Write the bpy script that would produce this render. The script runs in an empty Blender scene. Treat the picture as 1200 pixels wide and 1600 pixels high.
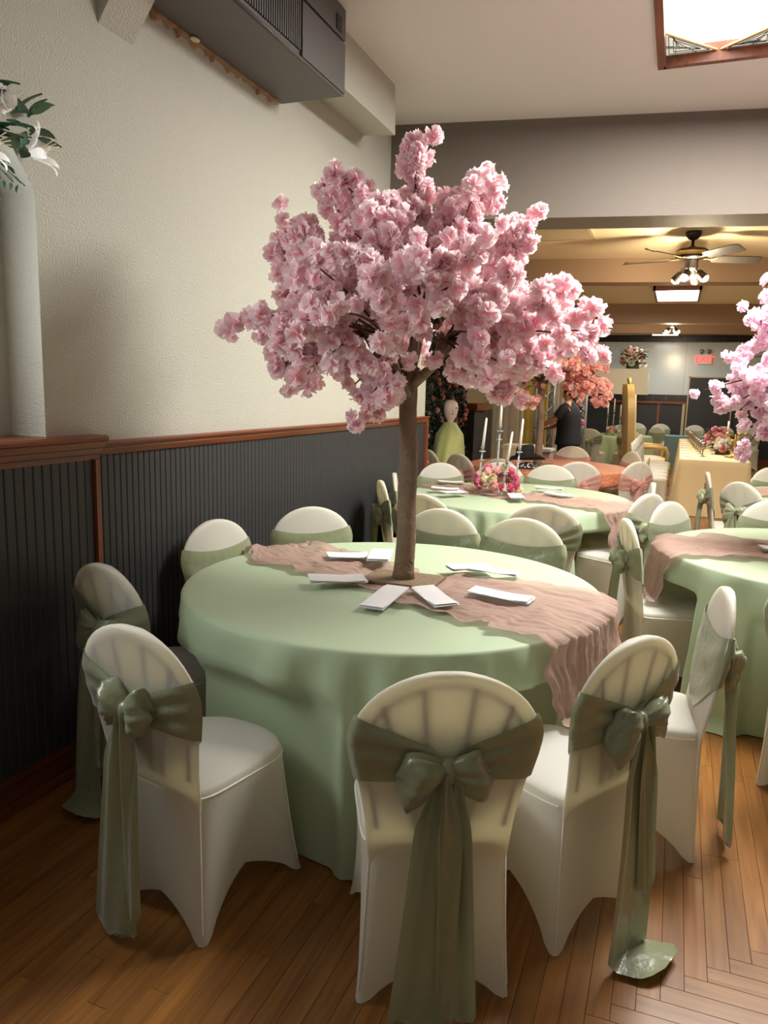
import bpy, math, random
import numpy as np
from mathutils import Vector, Matrix, noise
PI = math.pi
sc = bpy.context.scene
C = sc.collection
random.seed(7)

# ------------------------------------------------------------------ camera
F_PX, YAW, PITCH, ROLL, CAMX, CAMZ = 1176.44, 0.365, 0.1621, 0.0265, 2.1942, 1.5801
fw = Vector((-math.sin(YAW) * math.cos(PITCH), math.cos(YAW) * math.cos(PITCH), -math.sin(PITCH)))
rt0 = Vector((math.cos(YAW), math.sin(YAW), 0))
up0 = rt0.cross(fw)
rt = rt0 * math.cos(ROLL) + up0 * math.sin(ROLL)
up = -rt0 * math.sin(ROLL) + up0 * math.cos(ROLL)
cam_d = bpy.data.cameras.new('camera')
cam_d.sensor_fit = 'HORIZONTAL'
cam_d.sensor_width = 36.0
cam_d.lens = 36.0 * F_PX / 1200.0
cam_d.clip_start = 0.05
cam = bpy.data.objects.new('camera', cam_d)
C.objects.link(cam)
cam.matrix_world = Matrix(((rt.x, up.x, -fw.x, CAMX), (rt.y, up.y, -fw.y, 0.0), (rt.z, up.z, -fw.z, CAMZ), (0, 0, 0, 1)))
sc.camera = cam

# ------------------------------------------------------------------ world, light, exposure
w = bpy.data.worlds.new('world')
sc.world = w
w.use_nodes = True
w.node_tree.nodes['Background'].inputs[0].default_value = (1.0, 0.97, 0.92, 1)
w.node_tree.nodes['Background'].inputs[1].default_value = 0.17
sc.view_settings.view_transform = 'Standard'
sc.view_settings.look = 'None'
sc.view_settings.exposure = 0.22
sc.view_settings.gamma = 1.0
sc.view_settings.use_curve_mapping = False
sc.cycles.diffuse_bounces = 7

def area(name, loc, target, sx, sy, power, col):
    d = bpy.data.lights.new(name, 'AREA')
    d.shape = 'RECTANGLE'
    d.size, d.size_y, d.energy, d.color = sx, sy, power, col
    o = bpy.data.objects.new(name, d)
    C.objects.link(o)
    o.location = loc
    o.rotation_euler = (Vector(target) - Vector(loc)).to_track_quat('-Z', 'Y').to_euler()
    o['kind'] = 'helper'
    return o
def point(name, loc, power, col, r=0.05):
    d = bpy.data.lights.new(name, 'POINT')
    d.energy, d.color, d.shadow_soft_size = power, col, r
    o = bpy.data.objects.new(name, d)
    C.objects.link(o)
    o.location = loc
    o['kind'] = 'helper'
    return o
SKY_Z = 3.55
area('skylight_daylight_offscreen', (2.85, 4.5, SKY_Z - 0.06), (2.85, 4.5, 0), 1.7, 1.1, 240, (1.0, 0.99, 0.94))
area('window_left_offscreen', (-0.155, 1.35, 1.92), (1.0, 1.35, 1.92), 0.75, 0.8, 22, (0.94, 0.98, 1.0))

# ------------------------------------------------------------------ materials
M = {}
def rgb(r, g, b):
    f = lambda c: (c / 255 / 12.92) if c <= 10 else (((c / 255) + 0.055) / 1.055) ** 2.4
    return (f(r), f(g), f(b), 1)
def mat(name, col, rough=0.6, metal=0.0, **k):
    m = bpy.data.materials.new(name)
    m.use_nodes = True
    nt = m.node_tree
    b = nt.nodes['Principled BSDF']
    b.inputs['Base Color'].default_value = col
    b.inputs['Roughness'].default_value = rough
    b.inputs['Metallic'].default_value = metal
    if 'sheen' in k:
        b.inputs['Sheen Weight'].default_value = k['sheen']
    if 'spec' in k:
        b.inputs['Specular IOR Level'].default_value = k['spec']
    if 'emit' in k:
        b.inputs['Emission Color'].default_value = k.get('emit_col', col)
        b.inputs['Emission Strength'].default_value = k['emit']
    if 'alpha' in k:
        b.inputs['Alpha'].default_value = k['alpha']
    if 'trans' in k:
        b.inputs['Transmission Weight'].default_value = k['trans']
    N, L = nt.nodes.new, nt.links.new
    if 'noise' in k:                      # (scale, amount) brightness mottling of the pigment; painted glints on sequin
        s, a = k['noise']
        tc = N('ShaderNodeTexCoord'); n = N('ShaderNodeTexNoise'); n.inputs['Scale'].default_value = s
        n.inputs['Detail'].default_value = 4
        L(tc.outputs['Object'], n.inputs['Vector'])
        mp = N('ShaderNodeMapRange'); mp.inputs[3].default_value = 1 - a; mp.inputs[4].default_value = 1 + a
        L(n.outputs['Fac'], mp.inputs[0])
        mx = N('ShaderNodeMix'); mx.data_type = 'RGBA'; mx.blend_type = 'MULTIPLY'; mx.inputs[0].default_value = 1
        mx.inputs[6].default_value = col
        L(mp.outputs[0], mx.inputs[7]); L(mx.outputs[2], b.inputs['Base Color'])
    if 'bump' in k:                       # (scale, strength, distance)
        s, a, d = k['bump']
        tc = N('ShaderNodeTexCoord'); n = N('ShaderNodeTexNoise'); n.inputs['Scale'].default_value = s
        n.inputs['Detail'].default_value = 3
        L(tc.outputs['Object'], n.inputs['Vector'])
        bp = N('ShaderNodeBump'); bp.inputs['Strength'].default_value = a; bp.inputs['Distance'].default_value = d
        L(n.outputs['Fac'], bp.inputs['Height']); L(bp.outputs[0], b.inputs['Normal'])
    if 'translucent' in k:
        out = nt.nodes['Material Output']
        t = N('ShaderNodeBsdfTranslucent'); t.inputs[0].default_value = k.get('tcol', col)
        mx = N('ShaderNodeMixShader'); mx.inputs[0].default_value = k['translucent']
        L(b.outputs[0], mx.inputs[1]); L(t.outputs[0], mx.inputs[2])
        last = mx
        if 'sheer' in k:
            tr = N('ShaderNodeBsdfTransparent'); m2 = N('ShaderNodeMixShader'); m2.inputs[0].default_value = k['sheer']
            L(mx.outputs[0], m2.inputs[1]); L(tr.outputs[0], m2.inputs[2]); last = m2
        L(last.outputs[0], out.inputs['Surface'])
    M[name] = m
    return m
def wood(name, c1, c2, rough=0.4, axis='Y', scale=3.0, vary=0.0):
    m = mat(name, c1, rough)
    nt = m.node_tree; N, L = nt.nodes.new, nt.links.new; b = nt.nodes['Principled BSDF']
    tc = N('ShaderNodeTexCoord'); mp = N('ShaderNodeMapping')
    sv = {'X': (scale * .06, scale, scale), 'Y': (scale, scale * .06, scale), 'Z': (scale, scale, scale * .06)}[axis]
    mp.inputs['Scale'].default_value = [s * 8 for s in sv]
    oi = N('ShaderNodeObjectInfo'); ge = N('ShaderNodeNewGeometry')
    ad = N('ShaderNodeMath'); ad.operation = 'ADD'
    L(oi.outputs['Random'], ad.inputs[0]); L(ge.outputs['Random Per Island'], ad.inputs[1])
    fr = N('ShaderNodeMath'); fr.operation = 'FRACT'; L(ad.outputs[0], fr.inputs[0])
    sh = N('ShaderNodeVectorMath'); sh.operation = 'MULTIPLY_ADD'
    cx = N('ShaderNodeCombineXYZ')
    for i in range(3): L(fr.outputs[0], cx.inputs[i])
    L(cx.outputs[0], sh.inputs[0]); sh.inputs[1].default_value = (37, 53, 71)
    L(tc.outputs['Object'], sh.inputs[2])
    L(sh.outputs[0], mp.inputs['Vector'])
    n = N('ShaderNodeTexNoise'); n.inputs['Scale'].default_value = 1.0; n.inputs['Detail'].default_value = 6
    n.inputs['Distortion'].default_value = 0.6
    L(mp.outputs[0], n.inputs['Vector'])
    cr = N('ShaderNodeValToRGB'); cr.color_ramp.elements[0].color = c2; cr.color_ramp.elements[1].color = c1
    cr.color_ramp.elements[0].position = 0.3; cr.color_ramp.elements[1].position = 0.7
    L(n.outputs['Fac'], cr.inputs[0])
    hv = N('ShaderNodeHueSaturation')
    mr = N('ShaderNodeMapRange'); mr.inputs[3].default_value = 1 - vary; mr.inputs[4].default_value = 1 + vary
    L(fr.outputs[0], mr.inputs[0]); L(mr.outputs[0], hv.inputs['Value']); L(cr.outputs[0], hv.inputs['Color'])
    L(hv.outputs[0], b.inputs['Base Color'])
    return m

mat('plaster', rgb(186, 184, 171), 0.75, bump=(120, 0.6, 0.012))
mat('ceiling_paint', rgb(216, 213, 206), 0.85, bump=(90, 0.2, 0.004))
mat('taupe_paint', rgb(112, 102, 92), 0.7, bump=(140, 0.5, 0.006))
mat('cream_paint', rgb(232, 216, 178), 0.6, bump=(110, 0.3, 0.005))
mat('beam_paint', rgb(150, 122, 96), 0.6)
mat('charcoal_paint', rgb(48, 48, 50), 0.5)
wood('trim_wood', rgb(136, 74, 42), rgb(98, 48, 26), 0.38, 'Y', 4, 0.06)
wood('trim_wood_upright', rgb(136, 74, 42), rgb(98, 48, 26), 0.38, 'Z', 4, 0.06)
wood('base_wood', rgb(112, 56, 32), rgb(78, 36, 20), 0.4, 'Y', 4, 0.06)
wood('plank_wood', rgb(146, 98, 46), rgb(114, 71, 30), 0.3, 'Y', 5, 0.12)
wood('plank_wood_cross', rgb(148, 101, 49), rgb(116, 75, 32), 0.3, 'X', 5, 0.12)
mat('subfloor', rgb(84, 48, 24), 0.8)
mat('spandex', rgb(236, 234, 226), 0.55, sheen=0.25, translucent=0.42, tcol=rgb(250, 244, 212))
mat('spandex_seat', rgb(236, 234, 226), 0.5, sheen=0.25)
mat('piping', rgb(240, 238, 230), 0.5)
mat('chair_metal', rgb(70, 62, 52), 0.5, 0.3)
mat('chair_pad', rgb(120, 110, 95), 0.8)
mat('satin_sage', rgb(146, 152, 118), 0.29, sheen=0.3, spec=0.8, bump=(30, 0.3, 0.012), translucent=0.15)
mat('satin_rose', rgb(214, 158, 146), 0.4, sheen=0.3, translucent=0.25, sheer=0.25)
mat('cloth_sage', rgb(168, 186, 152), 0.62, sheen=0.2, noise=(3, 0.03))
mat('cloth_cream', rgb(240, 218, 170), 0.7)
mat('cloth_white', rgb(238, 236, 232), 0.7, bump=(60, 0.1, 0.004))
mat('paper', rgb(226, 226, 226), 0.6)
mat('gauze', rgb(194, 160, 148), 0.85, translucent=0.3, sheer=0.2, bump=(70, 0.6, 0.006))
mat('bark', rgb(124, 104, 82), 0.85, bump=(45, 0.9, 0.012), noise=(18, 0.3))
mat('twig', rgb(86, 54, 44), 0.8)
mat('green_leaf', rgb(58, 92, 66), 0.5, translucent=0.2)
mat('dark_leaf', rgb(60, 74, 46), 0.55, noise=(6, 0.3))
mat('vine_leaf', rgb(52, 66, 42), 0.6, noise=(5, 0.4))
mat('petal_rose', rgb(226, 128, 160), 0.6, translucent=0.25)
mat('petal_pale', rgb(244, 206, 204), 0.6, translucent=0.25)
mat('petal_cream', rgb(244, 234, 206), 0.6, translucent=0.25)
mat('petal_white', rgb(246, 244, 240), 0.6, translucent=0.25)
mat('petal_blush', rgb(232, 170, 158), 0.6, translucent=0.2)
mat('glass_clear', rgb(235, 240, 238), 0.08, trans=0.8, spec=0.6)
mat('candle_wax', rgb(244, 240, 230), 0.5, translucent=0.2)
mat('felt_black', rgb(20, 19, 20), 0.85)
mat('unit_grey', rgb(88, 84, 82), 0.5, noise=(4, 0.12))
mat('unit_dark', rgb(40, 38, 38), 0.6)
mat('foam_tan', rgb(150, 120, 92), 0.9)
mat('fan_bronze', rgb(52, 44, 40), 0.4, 0.5)
mat('fan_brass', rgb(200, 170, 110), 0.35, 0.6)
mat('fan_blade', rgb(70, 66, 62), 0.35)
mat('bulb', (1, 0.85, 0.6, 1), 0.5, emit=26, emit_col=(1, 0.82, 0.55, 1))
mat('diffuser', (1, 0.97, 0.9, 1), 0.5, emit=4.5, emit_col=(1, 0.95, 0.85, 1))
mat('skylight_glow', (1, 1, 1, 1), 0.5, emit=5.0, emit_col=(1, 0.99, 0.96, 1))
mat('stained_glass', rgb(226, 226, 206), 0.3, emit=0.55, emit_col=rgb(214, 222, 206))
mat('lead', rgb(48, 52, 50), 0.5)
mat('brass_bar', rgb(196, 156, 92), 0.4, 0.2)
mat('far_panel', rgb(206, 214, 214), 0.18, spec=0.5)
mat('black_tile', rgb(34, 33, 34), 0.22)
mat('grout', rgb(150, 140, 125), 0.8)
mat('sequin', rgb(224, 146, 112), 0.3, 0.3, bump=(60, 1.0, 0.03), noise=(38, 0.2))  # colour noise paints some of the sparkle; gloss and bump give the rest
mat('dress_lime', rgb(192, 202, 128), 0.5, sheen=0.5, translucent=0.25)
mat('gold', rgb(206, 172, 96), 0.32, 0.75)
mat('throne_gold', rgb(206, 172, 110), 0.45, 0.25)
mat('upholstery', rgb(236, 226, 200), 0.55)
mat('mannequin_white', rgb(228, 212, 196), 0.45)
mat('drape_yellow', rgb(238, 222, 130), 0.6, translucent=0.3)
mat('drape_white', rgb(236, 230, 214), 0.6, translucent=0.3)
mat('silver', rgb(190, 190, 186), 0.35, 0.7)
mat('pewter', rgb(150, 138, 120), 0.35, 0.6)
mat('skin', rgb(196, 140, 108), 0.55)
mat('shirt_black', rgb(24, 25, 30), 0.8)
mat('hair_black', rgb(30, 22, 18), 0.6)
mat('blue_cloth', rgb(120, 150, 158), 0.7)
mat('exit_red', rgb(235, 30, 30), 0.5, emit=2.2, emit_col=(1, 0.06, 0.05, 1))
mat('exit_white', rgb(236, 232, 224), 0.5)
mat('vent_cream', rgb(196, 176, 140), 0.5)
mat('bandana', rgb(30, 30, 34), 0.8)
def bandana_print():
    nt = M['bandana'].node_tree; N, L = nt.nodes.new, nt.links.new
    tc = N('ShaderNodeTexCoord'); v = N('ShaderNodeTexVoronoi'); v.inputs['Scale'].default_value = 38
    cr = N('ShaderNodeValToRGB'); cr.color_ramp.interpolation = 'CONSTANT'
    cr.color_ramp.elements[0].color = rgb(222, 222, 224); cr.color_ramp.elements[1].color = rgb(26, 26, 30)
    cr.color_ramp.elements[1].position = 0.42
    L(tc.outputs['Object'], v.inputs['Vector']); L(v.outputs['Distance'], cr.inputs[0])
    L(cr.outputs[0], nt.nodes['Principled BSDF'].inputs['Base Color'])
bandana_print()
def blossom_mat(name, tip, base):
    m = bpy.data.materials.new(name); m.use_nodes = True; nt = m.node_tree
    N, L = nt.nodes.new, nt.links.new
    b = nt.nodes['Principled BSDF']; b.inputs['Roughness'].default_value = 0.65
    b.inputs['Specular IOR Level'].default_value = 0.25
    at = N('ShaderNodeAttribute'); at.attribute_name = 'tip'
    mx = N('ShaderNodeMix'); mx.data_type = 'RGBA'; mx.inputs[6].default_value = base; mx.inputs[7].default_value = tip
    L(at.outputs['Fac'], mx.inputs[0])
    oi = N('ShaderNodeObjectInfo'); ge = N('ShaderNodeNewGeometry')
    hs = N('ShaderNodeHueSaturation'); mr = N('ShaderNodeMapRange'); mr.inputs[3].default_value = 0.72; mr.inputs[4].default_value = 1.22
    ad = N('ShaderNodeMath'); ad.operation = 'MULTIPLY_ADD'; ad.inputs[1].default_value = 0.35
    L(ge.outputs['Random Per Island'], ad.inputs[0]); L(oi.outputs['Random'], ad.inputs[2])
    L(ad.outputs[0], mr.inputs[0]); mr.inputs[2].default_value = 1.35
    L(mr.outputs[0], hs.inputs['Saturation']); L(mx.outputs[2], hs.inputs['Color']); L(hs.outputs[0], b.inputs['Base Color'])
    t = N('ShaderNodeBsdfTranslucent'); L(hs.outputs[0], t.inputs[0])
    ms = N('ShaderNodeMixShader'); ms.inputs[0].default_value = 0.5
    L(b.outputs[0], ms.inputs[1]); L(t.outputs[0], ms.inputs[2]); L(ms.outputs[0], nt.nodes['Material Output'].inputs['Surface'])
    M[name] = m
blossom_mat('blossom_pink', rgb(255, 242, 244), rgb(253, 212, 221))
blossom_mat('blossom_salmon', rgb(255, 226, 222), rgb(255, 206, 202))
blossom_mat('blossom_lilac', rgb(254, 240, 247), rgb(246, 206, 224))

# ------------------------------------------------------------------ mesh helpers
class MB:
    def __init__(s): s.v, s.f = [], []
    def add(s, vs, fs):
        n = len(s.v); s.v += [tuple(p) for p in vs]; s.f += [tuple(i + n for i in q) for q in fs]; return s
    def box(s, a, b):
        x0, y0, z0 = a; x1, y1, z1 = b
        return s.add([(x0, y0, z0), (x1, y0, z0), (x1, y1, z0), (x0, y1, z0), (x0, y0, z1), (x1, y0, z1), (x1, y1, z1), (x0, y1, z1)],
                     [(0, 3, 2, 1), (4, 5, 6, 7), (0, 1, 5, 4), (1, 2, 6, 5), (2, 3, 7, 6), (3, 0, 4, 7)])
    def prism(s, poly, a, b, axis=2):
        n = len(poly)
        def P(p, h):
            q = list(p); q.insert(axis, h); return tuple(q)
        return s.add([P(p, a) for p in poly] + [P(p, b) for p in poly],
                     [tuple(range(n))[::-1], tuple(range(n, 2 * n))] + [(i, (i + 1) % n, n + (i + 1) % n, n + i) for i in range(n)])
    def grid(s, rows, close=False, cap=False):
        R, K = len(rows), len(rows[0]); vs = [p for r in rows for p in r]; fs = []
        for i in range(R - 1):
            for j in range(K if close else K - 1):
                j2 = (j + 1) % K
                fs.append((i * K + j, i * K + j2, (i + 1) * K + j2, (i + 1) * K + j))
        if cap:
            fs.append(tuple(range(K))[::-1]); fs.append(tuple((R - 1) * K + j for j in range(K)))
        return s.add(vs, fs)
    def tube(s, path, radii, n=8, cap=True):
        path = [Vector(p) for p in path]
        if not isinstance(radii, (list, tuple)): radii = [radii] * len(path)
        rows = []; prev = None
        for i, p in enumerate(path):
            t = (path[min(i + 1, len(path) - 1)] - path[max(i - 1, 0)]).normalized()
            if prev is None: a = t.orthogonal().normalized()
            else:
                a = prev - t * prev.dot(t); a = a.normalized() if a.length > 1e-6 else t.orthogonal().normalized()
            prev = a; b = t.cross(a)
            rows.append([p + (a * math.cos(2 * PI * k / n) + b * math.sin(2 * PI * k / n)) * radii[i] for k in range(n)])
        return s.grid(rows, True, cap)
    def lathe(s, prof, n=20, c=(0, 0, 0), cap=True):
        return s.grid([[(c[0] + r * math.cos(2 * PI * k / n), c[1] + r * math.sin(2 * PI * k / n), c[2] + z) for k in range(n)] for r, z in prof], True, cap)
    def ball(s, c, r, n=8, m=6):
        if not isinstance(r, (list, tuple)): r = (r, r, r)
        return s.grid([[(c[0] + r[0] * math.sin(PI * (i + .02) / (m + .04)) * math.cos(2 * PI * k / n), c[1] + r[1] * math.sin(PI * (i + .02) / (m + .04)) * math.sin(2 * PI * k / n),
                         c[2] + r[2] * math.cos(PI * (i + .02) / (m + .04))) for k in range(n)] for i in range(m + 1)], True, True)
    def mesh(s, name, m, smooth=True):
        me = bpy.data.meshes.new(name); me.from_pydata(s.v, [], s.f)
        if m: me.materials.append(M[m] if isinstance(m, str) else m)
        me.update()
        if smooth: me.polygons.foreach_set('use_smooth', [True] * len(me.polygons))
        return me
    def build(s, name, m, parent=None, smooth=True, loc=None, rz=0):
        return put(name, s.mesh(name, m, smooth), parent, loc, rz)
def put(name, me, parent=None, loc=None, rz=0):
    o = bpy.data.objects.new(name, me); C.objects.link(o)
    if parent: o.parent = parent
    if loc is not None: o.location = loc
    if rz: o.rotation_euler = (0, 0, rz)
    return o
def flat_edges(o, ang=0.6):
    o.data.polygons.foreach_set('use_smooth', [True] * len(o.data.polygons))
    try: o.data.set_sharp_from_angle(angle=ang)
    except Exception: pass
    return o
def tag(o, label, cat, group=None):
    o['label'] = label; o['category'] = cat
    if group: o['group'] = group
    return o
def struct(o, label=None):
    o['kind'] = 'structure'
    if label: o['label'] = label
    return o
def thing(name, label, cat, loc=(0, 0, 0), rz=0, group=None):
    o = bpy.data.objects.new(name, None); C.objects.link(o); o.location = loc; o.rotation_euler = (0, 0, rz)
    o.empty_display_size = 0.1
    return tag(o, label, cat, group)
def lerp(a, b, t): return a + (b - a) * t
def sstep(a, b, x):
    t = min(1, max(0, (x - a) / (b - a))); return t * t * (3 - 2 * t)
def interp(x, pts):
    if x <= pts[0][0]: return pts[0][1]
    for (x0, y0), (x1, y1) in zip(pts, pts[1:]):
        if x <= x1: return lerp(y0, y1, (x - x0) / (x1 - x0))
    return pts[-1][1]

# ================================================================== the room
CEIL = 3.55
RAIL = 1.34
WALL_END = 6.74
HS = 0.16                                   # header and beams run slightly off square
def hy(x, y0=5.69): return y0 + HS * x

# floor: subfloor slab, then each board
fl = struct(MB().box((-3, -1.6, -0.12), (7.6, 20.6, -0.012)).build('floor', 'subfloor', smooth=False), 'oak strip parquet floor with a mitred border of cross boards')
BW = 0.06
boards = []                                  # (x0, x1, y0, y1, cross)
rb = random.Random(3)
i = -50
while True:
    x0 = i * BW
    if x0 > 7.5: break
    ymin = x0 - 0.30
    ymin = max(-1.55, ymin) if x0 < 4.2 else 3.9
    y = ymin; first = True
    while y < 20.5:
        ln = rb.uniform(0.45, 1.5)
        boards.append((x0, x0 + BW, y, min(20.5, y + ln), False)); y += ln
    i += 1
j = -26
while True:
    y0 = j * BW
    if y0 > 3.9 - BW: break
    x = y0 + 0.36
    while x < 7.5:
        ln = rb.uniform(0.45, 1.5)
        boards.append((x, min(7.5, x + ln), y0, y0 + BW, True)); x += ln
    j += 1
def fvis(b):
    cx, cy = (b[0] + b[1]) / 2, (b[2] + b[3]) / 2
    d = Vector((cx, cy, 0)) - Vector((CAMX, 0, CAMZ)); z = d.dot(fw)
    if z < .5: return -1
    u = d.dot(rt) / z * F_PX; v = -d.dot(up) / z * F_PX
    inside = abs(u) < 660 and v < 860
    under = math.hypot(cx - 1.118, cy - 2.944) < 0.8
    return (1.0 if inside else 0.0) - (0.7 if under else 0) + 1.0 / z
order = sorted(range(len(boards)), key=lambda k: -fvis(boards[k]))
own = set(order[:290])
G_ = 0.0004
def board_geo(mb, b, dz):
    x0, x1, y0, y1, c = b; g = G_; e = 0.0007
    z1 = dz; z0 = -0.014
    mb.add([(x0 + g, y0 + g, z0), (x1 - g, y0 + g, z0), (x1 - g, y1 - g, z0), (x0 + g, y1 - g, z0),
            (x0 + g, y0 + g, z1 - e), (x1 - g, y0 + g, z1 - e), (x1 - g, y1 - g, z1 - e), (x0 + g, y1 - g, z1 - e),
            (x0 + g + e, y0 + g + e, z1), (x1 - g - e, y0 + g + e, z1), (x1 - g - e, y1 - g - e, z1), (x0 + g + e, y1 - g - e, z1)],
           [(0, 1, 5, 4), (1, 2, 6, 5), (2, 3, 7, 6), (3, 0, 4, 7), (4, 5, 9, 8), (5, 6, 10, 9), (6, 7, 11, 10), (7, 4, 8, 11), (8, 9, 10, 11)])
rest = {False: MB(), True: MB()}
for k, b in enumerate(boards):
    dz = rb.uniform(-0.0006, 0.0)
    if k in own:
        mb = MB(); board_geo(mb, b, dz)
        mb.build('floor_board', 'plank_wood_cross' if b[4] else 'plank_wood', fl, smooth=False)
    else: board_geo(rest[b[4]], b, dz)
for c, mb in rest.items():
    o = mb.build('floor_boards', 'plank_wood_cross' if c else 'plank_wood', fl, smooth=False); o['kind'] = 'stuff'

# ceiling (with the skylight opening) and back-room ceiling
SKY = [('window_1', 'skylight with stained glass corners in a wooden frame', 1.95, 3.72, 3.95, 5.13, 3)]
mb = MB()
ylast = -1.6
for _, _, sx0, sx1, sy0, sy1, _ in sorted(SKY, key=lambda q: q[4]):
    mb.box((-0.3, ylast, CEIL), (7.6, sy0, CEIL + .12)); mb.box((-0.3, sy0, CEIL), (sx0, sy1, CEIL + .12)); mb.box((sx1, sy0, CEIL), (7.6, sy1, CEIL + .12)); ylast = sy1
mb.box((-0.3, ylast, CEIL), (7.6, 7.2, CEIL + .12))
struct(mb.build('ceiling', 'ceiling_paint', smooth=False), 'pale painted ceiling of the front room')
BC = 3.05
mb = MB()
mb.prism([(-3, hy(-3) + 0.02), (7.6, hy(7.6) + 0.02), (7.6, 20.6), (-3, 20.6)], BC, BC + 0.1)
struct(mb.build('ceiling_back', 'cream_paint', smooth=False), 'cream ceiling of the back room between the cross beams')
# header over the wide opening
mb = MB().prism([(-0.15, hy(-.15)), (7.6, hy(7.6)), (7.6, hy(7.6) + 0.42), (-0.15, hy(-.15) + 0.42)], 2.86, CEIL)
struct(mb.build('wall_header', 'taupe_paint', smooth=False), 'taupe plaster header wall above the wide opening')
for n_, (y0, z0) in enumerate(((8.65, 2.80), (13.0, 2.75), (16.6, 2.86))):
    mb = MB().prism([(-3, hy(-3, y0)), (7.6, hy(7.6, y0)), (7.6, hy(7.6, y0) + .3), (-3, hy(-3, y0) + .3)], z0, BC + 0.02)
    struct(mb.build('beam', 'beam_paint', smooth=False), ['brown cross beam beside the first ceiling fan', 'brown cross beam behind the framed ceiling light', 'brown cross beam over the far end of the back room'][n_])

# left wall with the niche opening
WY0, WY1, WZ0, WZ1 = 0.95, 2.18, 1.365, 2.42
CH = 0.13
NICHE = -0.165
mb = MB()
def quad_wall(mb, y0, y1, z0, z1): mb.box((-0.3, y0, z0), (0, y1, z1))
quad_wall(mb, -1.6, WY0, 0, CEIL)
quad_wall(mb, WY1, WALL_END, 0, CEIL)
quad_wall(mb, WY0, WY1, 0, WZ0)
quad_wall(mb, WY0, WY1, WZ1, CEIL)
mb.prism([(WY1, WZ1), (WY1, WZ1 - 0.185), (WY1 - CH, WZ1)], -0.3, 0, axis=0)
mb.prism([(WY0, WZ1), (WY0 + CH, WZ1), (WY0, WZ1 - 0.185)], -0.3, 0, axis=0)
wl = struct(mb.build('wall_left', 'plaster', smooth=False), 'cream stippled plaster wall above dark beadboard')
# the opening is a shallow niche with a plaster back
mb = MB().box((-0.30, WY0, WZ0 - .02), (NICHE, WY1, WZ1 + .02)); struct(mb.build('wall_niche', 'plaster', smooth=False), 'plaster back of the wall niche under the garland')
# sill with a moulded edge; rail; baseboard; corner trim
def profile_run(name, prof, y0, y1, m):     # prof in (x, z), runs along y
    mb = MB(); n = len(prof)
    mb.add([(x, y0, z) for x, z in prof] + [(x, y1, z) for x, z in prof],
           [(i, (i + 1) % n, n + (i + 1) % n, n + i) for i in range(n)] + [tuple(range(n))[::-1], tuple(range(n, 2 * n))])
    return flat_edges(mb.build(name, m), 0.5)
o = profile_run('sill', [(NICHE - .01, WZ0 - .02), (NICHE - .01, WZ0 + .004), (0.075, WZ0 + .004), (0.085, WZ0 - .004), (0.085, WZ0 - .016), (0.07, WZ0 - .022), (0.062, WZ0 - .045), (0.05, WZ0 - .05), (0.046, WZ0 - .07), (0.032, WZ0 - .075), (0.03, WZ0 - .095), (0, WZ0 - .095), (0, WZ0 - .02)], 0.6, 2.42, 'trim_wood')
o.name = 'trim_5'; struct(o, 'moulded wooden sill under the plaster niche')
o = profile_run('trim_1', [(0, RAIL - .055), (0, RAIL), (0.05, RAIL), (0.056, RAIL - .006), (0.052, RAIL - .014), (0.038, RAIL - .018), (0.036, RAIL - .024), (0.04, RAIL - .03), (0.03, RAIL - .048), (0.026, RAIL - .055)], 2.42, WALL_END, 'trim_wood')
struct(o, 'brown moulded wooden chair rail along the plaster wall')
o = flat_edges(MB().box((0, 2.385, 0.14), (0.045, 2.41, RAIL - .07)).build('trim_2', 'trim_wood_upright', smooth=False))
struct(o, 'upright wooden strip in the beadboard beside the niche')
o = profile_run('baseboard_left', [(0, 0), (0, 0.15), (0.024, 0.15), (0.028, 0.14), (0.028, 0.11), (0.022, 0.105), (0.022, 0.03), (0.04, 0.026), (0.046, 0.014), (0.046, 0)], -1.5, WALL_END, 'base_wood')
struct(o, 'dark reddish wooden baseboard under the beadboard')
o = flat_edges(MB().box((0, WALL_END - 0.03, 0.0), (0.035, WALL_END + 0.02, RAIL)).build('trim_3', 'trim_wood_upright', smooth=False)); struct(o, 'upright wooden strip ending the beadboard wall')
# beadboard: every board its own piece
def bead_mesh(wd, z0, z1, t, name):
    e = 0.004
    sec = [(0.0, 0.0005), (t - e, 0.0005), (t, e + .0005), (t, wd - e - .0005), (t - e, wd - .0005), (0.0, wd - .0005)]
    n = 6; mb = MB()
    mb.add([(x, y, z0) for x, y in sec] + [(x, y, z1) for x, y in sec], [(i, (i + 1) % n, n + (i + 1) % n, n + i) for i in range(n)] + [tuple(range(n))[::-1], tuple(range(n, 2 * n))])
    return mb.mesh(name, 'charcoal_paint', False)
bmA = bead_mesh(0.038, 0.145, RAIL - .05, 0.014, 'beadboard'); bmB = bead_mesh(0.043, 0.145, RAIL - .07, 0.03, 'beadboard_wide')
y = 2.412
while y + 0.038 < WALL_END - .03: put('bead_board', bmA, wl, (0, y, 0)); y += 0.038
y = 2.382 - 0.043
while y > 0.8: put('bead_board', bmB, wl, (0, y, 0)); y -= 0.043
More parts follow.
